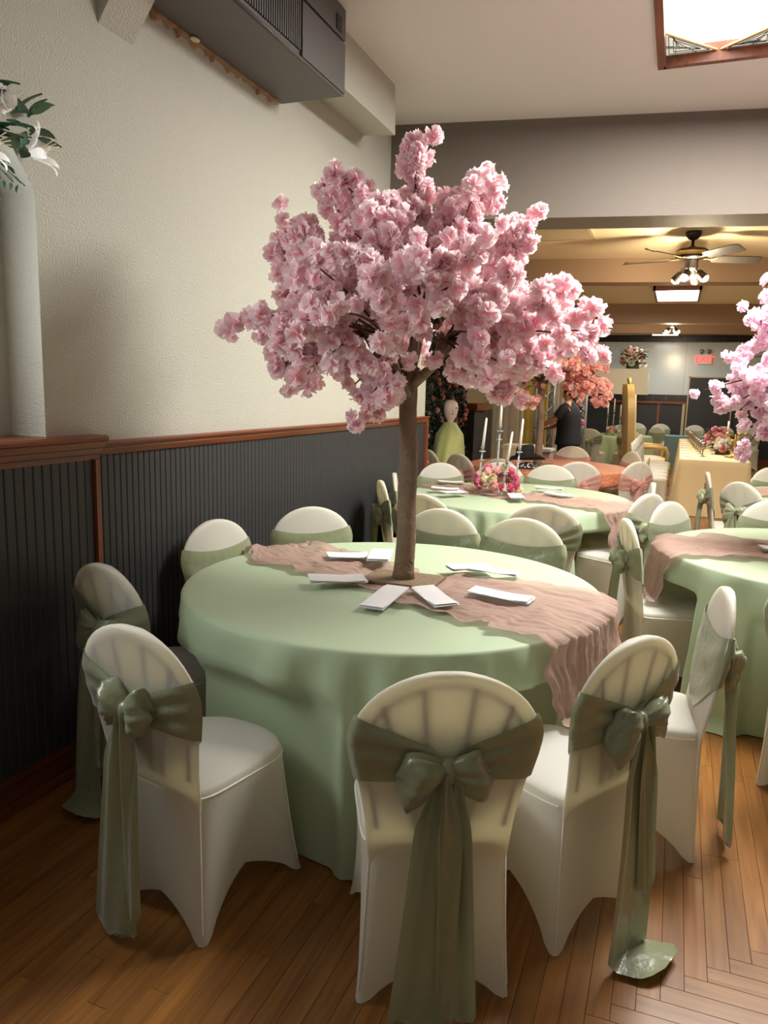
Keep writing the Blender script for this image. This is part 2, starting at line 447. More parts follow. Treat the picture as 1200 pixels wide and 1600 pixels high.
# soffit box along the wall and the plaster rib that comes down to it
mb = MB().add([(0, 2.0, 3.32), (0.30, 2.0, 3.24), (0.29, 2.0, CEIL + .02), (0, 2.0, CEIL + .02), (0, 5.16, 3.32), (0.30, 4.98, 3.24), (0.29, 4.98, CEIL + .02), (0, 5.16, CEIL + .02)],
              [(0, 1, 2, 3), (7, 6, 5, 4), (0, 4, 5, 1), (1, 5, 6, 2), (2, 6, 7, 3), (3, 7, 4, 0)])
mb = MB().add([(0, 3.95, 3.32), (0.30, 3.95, 3.24), (0.29, 3.95, CEIL + .02), (0, 3.95, CEIL + .02), (0, 5.16, 3.32), (0.30, 4.98, 3.24), (0.29, 4.98, CEIL + .02), (0, 5.16, CEIL + .02)],
              [(0, 1, 2, 3), (7, 6, 5, 4), (0, 4, 5, 1), (1, 5, 6, 2), (2, 6, 7, 3), (3, 7, 4, 0)])
struct(mb.build('trim_4', 'plaster', smooth=False), 'cream plaster soffit box where wall meets ceiling')
mb = MB().prism([(0, 2.935), (0.35, 3.40), (0.5, CEIL), (0, CEIL)], 2.53, 2.73, axis=1)
struct(mb.build('beam_rib', 'plaster', smooth=False), 'sloping cream plaster rib running up the wall to the ceiling')

# far wall and side walls of the back room
FY = 20.0
mb = MB().box((-3, FY, 0), (7.6, FY + .2, BC))
fwall = struct(mb.build('wall_far', 'charcoal_paint', smooth=False), 'far wall with pale glossy panels above dark wainscot')
for k, x in enumerate(np.arange(-2.6, 7.4, 1.22)):
    if k == 4: pass
    MB().box((float(x) + .002, FY - .03, 1.62), (float(x) + 1.218, FY + .01, 2.88)).build('panel', 'far_panel', fwall, False)
me_t = MB().box((0.003, -.02, 0), (0.297, .01, .165)).mesh('tile', 'black_tile', False)
me_t2 = MB().box((0.003, -.02, 0), (0.297, .01, .16)).mesh('tile_low', 'black_tile', False)
MB().box((-2.6, FY - .012, 2.885), (7.4, FY + .005, 3.05)).build('grout_band', 'grout', fwall, False)
MB().box((-2.6, FY - .012, 1.455), (7.4, FY + .005, 1.62)).build('grout_band', 'grout', fwall, False)
for k in range(33):
    put('tile', me_t, fwall, (-2.6 + k * .3, FY - .012, 2.885))
    x = -2.6 + k * .3
    put('tile', me_t2, fwall, (x, FY - .012, 1.458))
MB().box((-2.6, FY - .05, 1.40), (7.4, FY, 1.455)).build('rail', 'trim_wood', fwall, False)
for x in (1.72, 2.30, -0.6): MB().box((x, FY - .045, 0), (x + .06, FY, 1.40)).build('upright_strip', 'trim_wood_upright' if x < 2 else 'vent_cream', fwall, False)
MB().box((-2.6, FY - .03, 0), (7.4, FY, .14)).build('base_strip', 'trim_wood', fwall, False)
dr = bpy.data.objects.new('door_1', None); C.objects.link(dr); dr.location = (2.42, FY, 0); struct(dr, 'dark sheet filling the doorway in the far wall near the exit sign')
MB().box((0, -.06, 0), (.95, -.035, 2.04)).build('doorway_sheet', 'charcoal_paint', dr, False)  # one flat dark sheet fills the doorway
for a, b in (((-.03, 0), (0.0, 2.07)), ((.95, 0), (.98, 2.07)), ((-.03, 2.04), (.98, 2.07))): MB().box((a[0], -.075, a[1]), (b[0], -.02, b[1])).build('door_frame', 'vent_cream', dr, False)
struct(MB().box((7.4, -1.6, 0), (7.6, 20.6, CEIL)).build('wall_right', 'plaster', smooth=False), 'cream side wall opposite the beadboard wall')
# alcove beyond the beadboard wall
mb = MB().box((-1.0, WALL_END, 0), (-0.3, WALL_END + .15, BC)); struct(mb.build('wall_return', 'plaster', smooth=False), 'plaster return wall of the alcove')
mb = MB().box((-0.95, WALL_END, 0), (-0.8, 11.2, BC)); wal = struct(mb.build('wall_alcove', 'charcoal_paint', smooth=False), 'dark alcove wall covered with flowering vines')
mb = MB().box((-3, 14.6, 0), (-0.2, 14.75, BC)); struct(mb.build('wall_back_left', 'cream_paint', smooth=False), 'cream wall behind the yellow drapes')

# wood pilaster with wainscot beyond the vines
t = thing('wooden_pilaster', 'dark wood pilaster with moulded cap beside the vine wall', 'pilaster', (-0.62, 11.1, 0))
flat_edges(MB().box((-.18, -.15, 0), (.02, .15, 1.30)).build('shaft', 'charcoal_paint', t, False))
flat_edges(MB().box((-.2, -.2, 1.30), (.07, .55, 1.40)).build('cap', 'trim_wood', t, False))
flat_edges(MB().box((-.1, .15, 0), (.0, 1.1, 1.30)).build('panel', 'charcoal_paint', t, False))

# ================================================================== ceiling fittings
# skylights
def skylight(name, label, SX0, SX1, SY0, SY1, npair):
    t = bpy.data.objects.new(name, None); C.objects.link(t); struct(t, label)
    e = 0.035
    for a, b in (((SX0 - e, SY0 - e), (SX0 + .01, SY1 + e)), ((SX1 - .01, SY0 - e), (SX1 + e, SY1 + e)), ((SX0, SY0 - e), (SX1, SY0 + .01)), ((SX0, SY1 - .01), (SX1, SY1 + e))):
        MB().box((a[0], a[1], CEIL - .03), (b[0], b[1], CEIL + .10)).build('frame', 'trim_wood', t, False)
    MB().box((SX0, SY0, CEIL + .075), (SX1, SY1, CEIL + .085)).build('bright_pane', 'skylight_glow', t, False)
    cx1 = (SX0 + SX1) / 2; q = 0.295
    for kk in range(npair):
        xa, xb = SX0 + 2 * q * kk, SX0 + 2 * q * (kk + 1)
        xm = (xa + xb) / 2
        for tri in (((xa, SY1 - .32), (xa, SY1), (xm, SY1)), ((xm, SY1), (xb, SY1), (xb, SY1 - .26)), ((xa, SY0), (xa, SY0 + .3), (xm, SY0)), ((xm, SY0), (xb, SY0 + .3), (xb, SY0))):
            MB().prism(tri, CEIL + .03, CEIL + .036).build('stained_pane', 'stained_glass', t, False)
            T3_ = [Vector((p[0], p[1], CEIL + .028)) for p in tri]
            lm = MB()
            for k in range(3): lm.tube([T3_[k], T3_[(k + 1) % 3]], 0.006, 6)
            lm.build('brass_bar', 'brass_bar', t)
            lm = MB(); c_ = (T3_[0] + T3_[1] + T3_[2]) / 3
            rr = random.Random(int(xa * 100))
            for s_ in (0.75, 0.5):
                for k in range(3): lm.tube([c_.lerp(T3_[k], s_), c_.lerp(T3_[(k + 1) % 3], s_)], 0.0022, 5)
            for k in range(7):
                a_, b_ = rr.random(), rr.random()
                lm.tube([T3_[k % 3].lerp(T3_[(k + 1) % 3], a_), c_.lerp(T3_[(k + 2) % 3], b_ * .5)], 0.0018, 5)
            lm.build('leading', 'lead', t)
for sk in SKY: skylight(*sk)
# air conditioning unit hung on the wall
t = thing('air_conditioner', 'dark grey boxy air conditioning unit hung high on the plaster wall', 'air conditioner', (0, 0, 0))
AX, AY0, AY1, AZ0, AZ1 = 0.372, 2.74, 3.955, 3.12, 3.54
mb = MB().box((0.01, AY0, AZ0), (AX, AY1, AZ1)); b_ = mb.build('body', 'unit_grey', t, False)
MB().box((AX, AY0, AZ0 + .018), (AX + .006, 3.47, AZ1)).build('grille_backing', 'unit_grey', t, False)
for k in range(34):
    y = 2.77 + k * 0.0205
    if y < 3.45: MB().box((AX + .004, y, AZ0 + .035), (AX + .016, y + .011, AZ0 + .26)).build('louvre_slat', 'unit_grey', t, False)
flat_edges(MB().box((AX + .001, 3.47, AZ0 + .012), (AX + .02, AY1 + .004, AZ0 + .255)).build('panel', 'unit_grey', t, False))
flat_edges(MB().box((AX + .001, AY0, AZ0 + .27), (AX + .02, AY1 + .004, AZ1)).build('panel', 'unit_grey', t, False))
MB().box((AX + .019, 3.84, AZ0 + .29), (AX + .026, 3.90, AZ0 + .36)).build('badge', 'unit_dark', t, False)
mb = MB().tube([(AX + .008, AY0, AZ0 + .005), (AX + .008, AY1, AZ0 + .005)], 0.008, 6); mb.build('edge_bead', 'unit_grey', t)
rr = random.Random(5); lo = []; y = AY0 + .02
while y < AY1 - .03:
    lo.append((y, AZ0 - .006 - rr.random() ** 2 * .03)); y += rr.uniform(.008, .028)
mb = MB(); n_ = len(lo)
rows = [[(.002, y, AZ0 + .01) for y, z in lo], [(.022, y, AZ0 + .004) for y, z in lo], [(.016 + .008 * rr.random(), y, z) for y, z in lo], [(.002, y, z - .004) for y, z in lo]]
mb.grid(rows).build('sealing_foam', 'foam_tan', t)
MB().ball((.03, 3.12, AZ0 - .01), (.02, .03, .008), 8, 5).build('torn_insulation', 'petal_cream', t)
# vent in the back-room ceiling
def ceil_vent(loc, wx, wy, n):
    t = thing('ceiling_vent', 'cream slatted air vent in the ceiling behind the header', 'vent', loc)
    e = .03
    for a, b in (((0, 0), (wx, e)), ((0, wy - e), (wx, wy)), ((0, 0), (e, wy)), ((wx - e, 0), (wx, wy))): MB().box((a[0], a[1], -.02), (b[0], b[1], .0)).build('frame', 'vent_cream', t, False)
    MB().box((e, e, -.003), (wx - e, wy - e, .0)).build('backing', 'vent_cream', t, False)
    sl = MB().add([(e, 0, -.006), (wx - e, 0, -.006), (wx - e, .03, -.022), (e, .03, -.022), (e, 0, -.003), (wx - e, 0, -.003), (wx - e, .03, -.019), (e, .03, -.019)], [(0, 1, 2, 3), (7, 6, 5, 4), (0, 4, 5, 1), (1, 5, 6, 2), (2, 6, 7, 3), (3, 7, 4, 0)]).mesh('slat', 'vent_cream', False)
    for k in range(n): put('slat', sl, t, (0, e + (wy - 2 * e) * k / n + .004, 0))
ceil_vent((0.72, 7.05, BC), 0.62, 0.62, 10)
# ceiling fans
def ceiling_fan(x, y, label, drop, start, R=0.62):
    t = thing('ceiling_fan', label, 'ceiling fan', (x, y, BC))
    MB().lathe([(.07, 0), (.068, -.03), (.045, -.06), (.02, -.075)], 16).build('canopy', 'fan_bronze', t)
    MB().lathe([(.013, -.05), (.013, -drop), (.03, -drop - .01), (.03, -drop - .03)], 10).build('downrod', 'fan_bronze', t)
    z = -drop - .03
    MB().lathe([(.03, z), (.13, z - .005), (.142, z - .02), (.142, z - .028)], 24).build('motor_housing', 'fan_bronze', t)
    MB().lathe([(.141, z - .026), (.143, z - .03), (.143, z - .058), (.141, z - .062)], 24).build('brass_band', 'fan_brass', t)
    MB().lathe([(.142, z - .06), (.135, z - .08), (.07, z - .095), (.06, z - .10), (.06, z - .165), (.04, z - .185)], 20).build('switch_housing', 'fan_bronze', t)
    for k in range(5):
        a = start + k * 2 * PI / 5; zb = z - .085
        ca, sa = math.cos(a), math.sin(a); px, py = -sa, ca
        def Q(r, s, dz): return (ca * r + px * s, sa * r + py * s, zb + dz)
        MB().grid([[Q(.10, -.012, 0), Q(.10, .012, 0)], [Q(.16, -.02, -.004), Q(.16, .02, -.002)], [Q(.22, -.045, .010), Q(.22, .045, -.010)]]).build('blade_bracket', 'fan_brass', t)
        mb = MB(); top = []; bot = []
        for r, hw in ((.19, .045), (.24, .058), (.40, .066), (.56, .072), (.60, .062), (R, .035)):
            top.append([Q(r, -hw, .018 + .006), Q(r, hw, -.018 + .006)]); bot.append([Q(r, -hw, .018), Q(r, hw, -.018)])
        rows = [[t_[0], t_[1], b_2[1], b_2[0]] for t_, b_2 in zip(top, bot)]
        flat_edges(mb.grid(rows, True, True).build('blade', 'fan_blade', t))
    zl = z - .185
    for k in range(4):
        a = start + .85 + k * PI / 2
        d = Vector((math.cos(a) * .72, math.sin(a) * .72, -.7)).normalized()
        p0 = Vector((math.cos(a) * .03, math.sin(a) * .03, zl + .02)); p1 = p0 + d * .05; p2 = p0 + d * .15
        MB().tube([p0, p1], .01, 6).build('arm', 'fan_bronze', t)
        s_ = MB().tube([p1, p1 + d * .02, p1 + d * .07, p2], [.02, .038, .042, .044], 12, False).build('spot_cup', 'fan_bronze', t)
        MB().ball(tuple(p2 - d * .008), .034, 10, 6).build('bulb', 'bulb', s_)
    point('fan_lamp', (x, y, BC + zl - .12), 88, (1.0, 0.82, 0.55), 0.06)
    return t
ceiling_fan(2.2, 7.62, 'bronze ceiling fan with lit spotlights on a short rod behind the header', 0.12, 0.35)
ceiling_fan(1.98, 14.6, 'bronze ceiling fan with lit bulbs before the far wall', 0.05, 0.1)
# framed fluorescent ceiling lights
def framed_light(x0, x1, y0, y1, label, power):
    t = thing('ceiling_light', label, 'ceiling light', ((x0 + x1) / 2, (y0 + y1) / 2, BC))
    hx, hy_ = (x1 - x0) / 2, (y1 - y0) / 2; h = .12
    for a, b in (((-hx, -hy_), (hx, -hy_ + .03)), ((-hx, hy_ - .03), (hx, hy_)), ((-hx, -hy_), (-hx + .03, hy_)), ((hx - .03, -hy_), (hx, hy_))): MB().box((a[0], a[1], -h), (b[0], b[1], 0)).build('frame', 'trim_wood', t, False)
    MB().box((-hx + .03, -hy_ + .03, -h + .01), (hx - .03, hy_ - .03, -h + .02)).build('diffuser', 'diffuser', t, False)
    area('ceiling_light_glow', ((x0 + x1) / 2, (y0 + y1) / 2, BC - h - .02), ((x0 + x1) / 2, (y0 + y1) / 2, 0), x1 - x0, y1 - y0, power, (1, .96, .88))
framed_light(1.77, 2.36, 10.7, 12.0, 'wood framed fluorescent light glowing between two cross beams', 60)
framed_light(1.5, 2.1, 17.6, 18.6, 'wood framed fluorescent light glowing before the far wall', 34)

# exit sign and emergency lamps on the far wall
t = thing('exit_sign', 'red lettered exit sign with two emergency lamps on the far wall', 'exit sign', (2.70, FY - .03, 2.36))
flat_edges(MB().box((-.16, -.05, 0), (.16, 0, .24)).build('case', 'exit_white', t, False))
MB().box((-.15, -.054, .015), (.15, -.05, .225)).build('face', 'exit_white', t, False)
fc = bpy.data.curves.new('exit_text', 'FONT'); fc.body = 'EXIT'; fc.size = .2; fc.align_x = 'CENTER'; fc.extrude = .003; fc.materials.append(M['exit_red']); fc.offset = .006
fo = bpy.data.objects.new('lettering_curve', fc); C.objects.link(fo); dg = bpy.context.evaluated_depsgraph_get(); lm_ = bpy.data.meshes.new_from_object(fo.evaluated_get(dg)); bpy.data.objects.remove(fo); fo = put('lettering', lm_, t); fo.location = (0, -.06, .05); fo.rotation_euler = (PI / 2, 0, 0)
for s in (-1, 1): MB().tube([(s * .08, -.02, .24), (s * .08, -.03, .30), (s * .08, -.09, .31)], [.02, .045, .05], 10).build('emergency_lamp', 'silver', t)

# ================================================================== chairs
def back_w(z):                              # half width of the chair back at height z
    return interp(z, [(.40, .185), (.50, .188), (.60, .204), (.70, .226), (.75, .233)])
def back_x(z): return -0.205 - 0.075 * max(0, z - .42) / .5
BT = 0.018
def outline():
    pts = []
    for z in (.40, .44, .48, .52, .57, .62, .66, .70, .74): pts.append((back_w(z), z))
    for k in range(1, 11):
        ph = PI / 2 * k / 10.6; pts.append((.233 * math.cos(ph), .745 + .183 * math.sin(ph)))
    pts.append((.004, .928))
    return pts
def make_chair_meshes():
    D = {}
    NE = 18
    def seat_pt(px, py):
        n = 7 if px < 0 else lerp(4.2, 2.7, px)
        r = (abs(px) ** n + abs(py) ** n) ** (-1 / n)
        return px * r * (.215 if px > 0 else .224), py * r * (.192 + .012 * (px + 1) / 2)
    ring = []
    for ed in range(4):
        for k in range(NE):
            e = k / NE
            p = [(-1 + 2 * e, -1), (1, -1 + 2 * e), (1 - 2 * e, 1), (-1, 1 - 2 * e)][ed]
            ring.append((p, e, ed))
    rows = []
    NF = 12
    for r in range(NF + 1):
        f = r / NF; row = []
        for p, e, ed in ring:
            sx, sy = seat_pt(*p)
            m = min(e, 1 - e); H = .125 if ed in (0, 2) else .085
            hem = H * (max(0, m - .10) / .40) ** .62 if m > .10 else 0
            pin = .055 * math.sin(PI * e) ** 1.2
            fx, fy = p[0] * .235, p[1] * .212
            cr_ = max(0, 1 - m / .07)                     # round the foot corner a little
            fx -= math.copysign(.012, p[0]) * cr_; fy -= math.copysign(.012, p[1]) * cr_
            if ed in (0, 2): fy -= math.copysign(pin, p[1])
            else: fx -= math.copysign(pin * .7, p[0])
            g = f ** .72
            z = hem + (.435 - hem) * f
            row.append((lerp(fx, sx, g), lerp(fy, sy, g), z + .002))
        rows.append(row)
    for s, dz in ((1.0, .447), (.985, .457), (.95, .464), (.85, .471), (.6, .477), (.3, .479), (.02, .48), (.0005, .48)):
        rows.append([(seat_pt(*p)[0] * s, seat_pt(*p)[1] * s, dz) for p, e, ed in ring])
    D['seat'] = MB().grid(rows, True).mesh('seat_cover', 'spandex')
    # piping along seat edge and two rear corners
    mb = MB(); rimp = [Vector((seat_pt(*p)[0] * 1.004, seat_pt(*p)[1] * 1.004, .440)) for p, e, ed in ring if ed != 3]; mb.tube(rimp, .0032, 5, False)
    for ci in (0, NE, 2 * NE, 3 * NE): mb.tube([Vector(rows[r][ci]) * 1.0 for r in range(1, NF + 1)], .0028, 5, False)
    D['piping'] = mb.mesh('piping', 'piping')
    # back cover
    OL = outline(); NK = 36; rows = []
    for wv, z in OL:
        row = []
        for k in range(NK):
            a = 2 * PI * k / NK; c_, s_ = math.cos(a), math.sin(a)
            yy = math.copysign(abs(c_) ** .55, c_) * wv
            th = BT * (0.75 + .25 * abs(s_)) * min(1, wv / .06)
            xx = math.copysign(abs(s_) ** .75, s_) * th
            if z < .46: xx = max(xx, -BT + (.46 - z) * .22); yy *= 1 - (.46 - z) * .5
            row.append((back_x(z) + xx, yy, z))
        rows.append(row)
    D['back'] = MB().grid(rows, True).mesh('back_cover', 'spandex')
    # frame with fan of slats
    mb = MB()
    loop = [(back_x(z), -wv + .032, z - .022) for wv, z in OL if wv > .05 and z > .5] + [(back_x(z), wv - .032, z - .022) for wv, z in reversed(OL) if wv > .05 and z > .5]
    mb.tube(loop, .0065, 8)
    for y0, y1, z1 in ((-.022, -.062, .895), (.022, .062, .895), (-.06, -.155, .845), (.06, .155, .845)):
        mb.tube([(back_x(.47) - .008, y0, .49), (back_x(.7) - .007, lerp(y0, y1, .5), .68), (back_x(z1) - .004, y1, z1)], .0085, 6)
    D['frame'] = mb.mesh('chair_frame', 'chair_metal')
    D['pad'] = MB().prism([(-.19, -.165), (.10, -.15), (.16, -.08), (.16, .08), (.10, .15), (-.19, .165)], .40, .45).mesh('seat_pad', 'chair_pad', False)
    # sash band: full across the front, gathered to the knot at the back
    def band(mname, seed):
        r_ = random.Random(seed); ph = [r_.uniform(0, 6) for _ in range(6)]
        NR = 12; cols = []
        us = [('f', -1 + 2 * k / 22) for k in range(23)] + [('b', 1 - 2 * k / 30) for k in range(1, 30)]
        for side, u in us:
            col = []
            if side == 'f': zt, zb = .785 + .03 * u * u, .505 + .135 * abs(u) ** 2.2
            else:
                g = abs(u) ** .8
                zt, zb = lerp(.715, .815, g), lerp(.66, .64, g)
            if side == 'b' and abs(u) < .08: zt, zb = .712, .664
            for k in range(NR + 1):
                f = k / NR; z = lerp(zb, zt, f); wv = back_w(min(z, .75)) if z < .745 else .233 * math.sqrt(max(.05, 1 - ((z - .745) / .183) ** 2))
                yy = u * (wv + .003)
                off = BT + .003 + (.003 if side == 'f' else .004 + .012 * (1 - abs(u)))
                wr = math.sin(f * 9 + ph[0] + u * 2) * .003 + math.sin(f * 15 + ph[1] - u * 3) * .0022
                if side == 'b': wr = (abs(math.sin(f * 7.5 + ph[2] + u * .8)) - .5) * (.006 + .008 * (1 - abs(u))) + math.sin(f * 19 + ph[3] + u * 5) * .0018
                else: wr *= .6
                edge = math.sqrt(max(0, 1 - abs(u) ** 6))
                xx = (off + wr) * edge
                yy += math.copysign(.006, u) * (1 - edge)
                col.append((back_x(z) + (xx if side == 'f' else -xx), yy, z))
            cols.append(col)
        mb = MB().grid(cols + [cols[0]])
        return mb.mesh('sash_band', mname)
    def bow(mname, seed, size):
        r_ = random.Random(seed); mb = MB()
        kx = back_x(.69) - BT - .03; K = Vector((kx, 0, .69))
        for s in (-1, 1):
            tilt = r_.uniform(-.15, .35); ln = size * r_.uniform(.85, 1.15); hh = size * r_.uniform(.42, .58); ph = r_.uniform(0, 6)
            rows = []
            for i in range(12):
                a = i / 11
                cen = K + Vector((-.012 * math.sin(PI * a), s * (a * ln), a * ln * tilt - .02 * a * a))
                h = lerp(.016, hh, math.sin(min(1, a * 1.15) * PI / 2) ** 1.1) * (1 - .75 * sstep(.8, 1.0, a))
                th = lerp(.014, .036, math.sin(PI * min(1, a * .9))) * (1 - .6 * sstep(.85, 1.0, a))
                row = []
                for k in range(32):
                    b = 2 * PI * k / 32
                    wr = 1 + .20 * math.sin(3 * b + ph + a * 2) * (1 - a * .3) + .17 * abs(math.sin(4.5 * b + ph * 2 + a)) + .08 * math.sin(11 * b + a * 5)
                    row.append(cen + Vector((math.cos(b) * th * wr, s * .012 * math.sin(2 * b + ph) * a, math.sin(b) * h * wr)))
                rows.append(row)
            mb.grid(rows, True, True)
        rows = []
        for i in range(9):
            a = PI * i / 8
            rows.append([K + Vector((-.006 + math.cos(2 * PI * k / 16) * .026 * math.sin(a) ** .7, math.sin(2 * PI * k / 16) * .026 * math.sin(a) ** .7 * (1 + .15 * math.sin(6 * PI * k / 16)), math.cos(a) * .034 - .004)) for k in range(16)])
        mb.grid(rows, True, True)
        return mb.mesh('bow', mname)
    def tail(mname, seed, side, floor_len, wid, drop=0.69, spread=.028):
        r_ = random.Random(seed); ph = [r_.uniform(0, 6) for _ in range(4)]
        NRW, NC = 34, 16; rows = []
        kx = back_x(.69) - BT - .035
        total = drop + floor_len
        fy = r_.uniform(-.6, .6)
        for i in range(NRW + 1):
            s = total * i / NRW; fr = i / NRW
            endt = max(0, (fr - .93) / .07)
            wv = math.sqrt(max(.02, 1 - .75 * endt ** 2)) * lerp(.04, wid * lerp(.75, 1.05, s / drop), sstep(0, .22, s / drop))
            if s < drop - .03:
                cz = .685 - s; cxx = kx - .008 - .03 * math.sin(s / drop * PI * .5); cyy = side * (.012 + spread * (s / drop) ** 1.2)
            else:
                l = s - (drop - .03)
                cz = max(.012, .685 - drop + .03 - l * .9) if l < .05 else .012
                cxx = kx - .038 - l * .75; cyy = side * (.012 + spread) + l * fy
            row = []
            for k in range(NC + 1):
                q = -1 + 2 * k / NC
                fold = math.sin(q * 3.2 + ph[0] + fr * 1.5) * .014 + math.sin(q * 6.5 + ph[1] - fr * 2.5) * .007
                amp = (1.15 - .55 * sstep(.1, .8, fr))
                if s < drop - .03: row.append((cxx + fold * amp - .004, cyy + q * wv * .5, cz + .0 if s > .03 else cz + .01 * (1 - abs(q))))
                else:
                    ang = math.atan2(fy, -.75)
                    row.append((cxx - math.sin(ang) * q * wv * .2 * -1, cyy + q * wv * .5, cz + (.5 + .5 * math.sin(q * 2.4 + ph[0])) * .016 + .02 * endt * abs(q)))
            rows.append(row)
        return MB().grid(rows).mesh('sash_tail', mname)
    for col in ('satin_sage', 'satin_rose'):
        D[col] = dict(band=[band(col, 1), band(col, 2)], bow=[bow(col, 4, .115), bow(col, 9, .125), bow(col, 15, .11)],
                      tail=[(tail(col, 1, -1, -.03, .10), tail(col, 2, 1, -.02, .15, spread=.05)), (tail(col, 3, -1, -.18, .09, spread=.05), tail(col, 4, 1, .11, .17)), (tail(col, 5, 1, -.015, .17), tail(col, 6, -1, -.10, .09))])
    return D
CH = make_chair_meshes()
CHAIRS = []                                 # (x, y, facing) of every chair, so that cloths give way to seats
def chair(x, y, face, label, group, sash='satin_sage', var=0, tails=True):
    """x, y: chair centre on the floor; face: direction the seat points"""
    t = thing('banquet_chair', label, 'chair', (x, y, 0), face, group)
    CHAIRS.append((x, y, face))
    put('seat_cover', CH['seat'], t); bk = put('back_cover', CH['back'], t); put('chair_frame', CH['frame'], t); put('seat_pad', CH['pad'], t)
    put('piping', CH['piping'], t)
    if sash:
        S = CH[sash]
        put('sash_band', S['band'][var % 2], t); put('bow', S['bow'][var % 3], t)
        if tails:
            for m_ in S['tail'][var % 3]: put('sash_tail', m_, t)
    return t
def chair_at(T, bx, by, *a, turn=0.0, **k):
    """bx, by: where the top of the back stands; the chair faces table centre T"""
    d = Vector((T[0] - bx, T[1] - by)); ang = math.atan2(d.y, d.x) + turn
    return chair(bx + math.cos(ang) * .27, by + math.sin(ang) * .27, ang, *a, **k)

T1, T2, T3, T4, T5 = (1.118, 2.944), (1.06, 5.98), (3.05, 4.5), (3.62, 7.3), (0.85, 8.75)
TR = 0.873
g1 = 'chairs around the table under the tall blossom tree'
chair_at(T1, 1.743, 1.645, 'white covered chair whose sage bow tails hang straight down before the green cloth', g1, var=0)
chair_at(T1, 0.86, 1.60, 'white covered chair with wide sage tail, between the wall chair and the green cloth', g1, var=2)
chair_at(T1, 0.30, 2.13, 'white covered chair with its sage bow against the dark beadboard wall', g1, var=1, turn=.5)
chair_at(T1, 0.135, 3.09, 'white covered chair with pale sage front sash pushed in beside the beadboard', g1, var=1, turn=-.05, tails=False)
chair_at(T1, 0.357, 3.688, 'white covered chair with sage front sash behind the pink runner end', g1, var=0)
chair_at(T1, 1.018, 4.0, 'white covered chair facing the tree trunk from behind, plain sage front sash', g1, var=1, turn=-.23)
chair_at(T1, 1.492, 3.914, 'white covered chair with broad sage front sash, back to the candle table', g1, var=2, turn=.23)
chair_at(T1, 2.40, 2.80, 'white covered chair turned aside with sage bow and tails on golden floorboards', g1, var=0, turn=.22)
chair_at(T1, 2.142, 2.111, 'white covered chair whose sage tail folds over on the floor by the mitred boards', g1, var=1, turn=.12)
g2 = 'chairs around the candle centrepiece table'
chair_at(T2, 1.15, 7.03, 'white covered chair with sage front sash between candle table and sequin table', g2, var=0, turn=.15)
chair_at(T2, 0.68, 6.99, 'white covered chair with sage front sash behind the rose centrepiece', g2, var=1, turn=-.2)
chair_at(T2, 0.215, 6.60, 'white covered chair with pale sage front sash at the end of the beadboard', g2, var=0, turn=-.2)
chair_at(T2, 0.72, 4.53, 'white covered chair partly behind the tree trunk, back towards the tree table', g2, var=1)
chair_at(T2, 1.497, 4.50, 'white covered chair with sage sash, back to back with a tree table chair', g2, var=0)
chair_at(T2, 0.16, 5.56, 'white covered chair with dark sage bow by the beadboard at the candle table', g2, var=2, turn=-.1)
chair_at(T2, 0.245, 5.05, 'second white covered chair overlapping the dark bowed one by the beadboard', g2, var=1, turn=-.3)
chair_at(T2, 2.06, 6.08, 'white covered chair with broad sage sash at the hanging runner end of the candle table', g2, var=2)
chair_at(T2, 2.06, 5.38, 'narrow seen white covered chair between the candle table and the bare runner table', g2, var=0)
g3 = 'chairs around the side table with the draped runner'
chair_at(T3, 2.001, 4.182, 'white covered chair seen edge on with a long sage tail beside the draped runner', g3, var=2)
chair_at(T3, 2.20, 5.02, 'white covered chair with wide sage front sash behind the draped runner', g3, var=0)
chair_at(T3, 2.86, 5.52, 'white covered chair with sage front sash behind the side table', g3, var=1)
chair(2.86, 3.46, math.atan2(4.5 - 3.4, 3.05 - 2.86), 'white covered chair whose foot shows under the side table edge', g3, var=1)
g4 = 'chairs around the table beside the cream head table'
chair_at(T4, 2.50, 7.25, 'white covered chair seen from the side with sage bow before the cream table end', g4, var=2)
chair_at(T4, 2.72, 6.55, 'white covered chair with puffy sage bow before the cream table end', g4, var=1)
chair_at(T4, 3.1, 8.15, 'white covered chair with sage front sash beyond the small runner table', g4, var=0)
g5 = 'chairs with rose sashes around the sequin table'
for k, (x, y, lb) in enumerate(((1.336, 7.55, 'white covered chair with rose sash, back to the candle table, before the sequin cloth'),
                                (1.0, 9.75, 'white covered chair with rose sash beyond the sequin table near the person'),
                                (1.87, 7.95, 'white covered chair with rose sash at the sequin cloth corner'),
                                (1.93, 8.65, 'white covered chair with rose front sash beside the cream seats'),
                                (1.74, 9.35, 'white covered chair with rose sash between sequin table and throne'),
                                (0.10, 7.66, 'white covered chair with rose sash before the lime gown'),
                                (-0.33, 7.97, 'white covered chair with rose sash half hidden against the flowering vines'),
                                (0.60, 7.38, 'white covered chair with rose sash behind the glass candlesticks'))):
    chair_at(T5, x, y, lb, g5, sash='satin_rose', var=k % 3, turn=(0, 0, 0, 0, 0, 0, .2, -.2)[k])

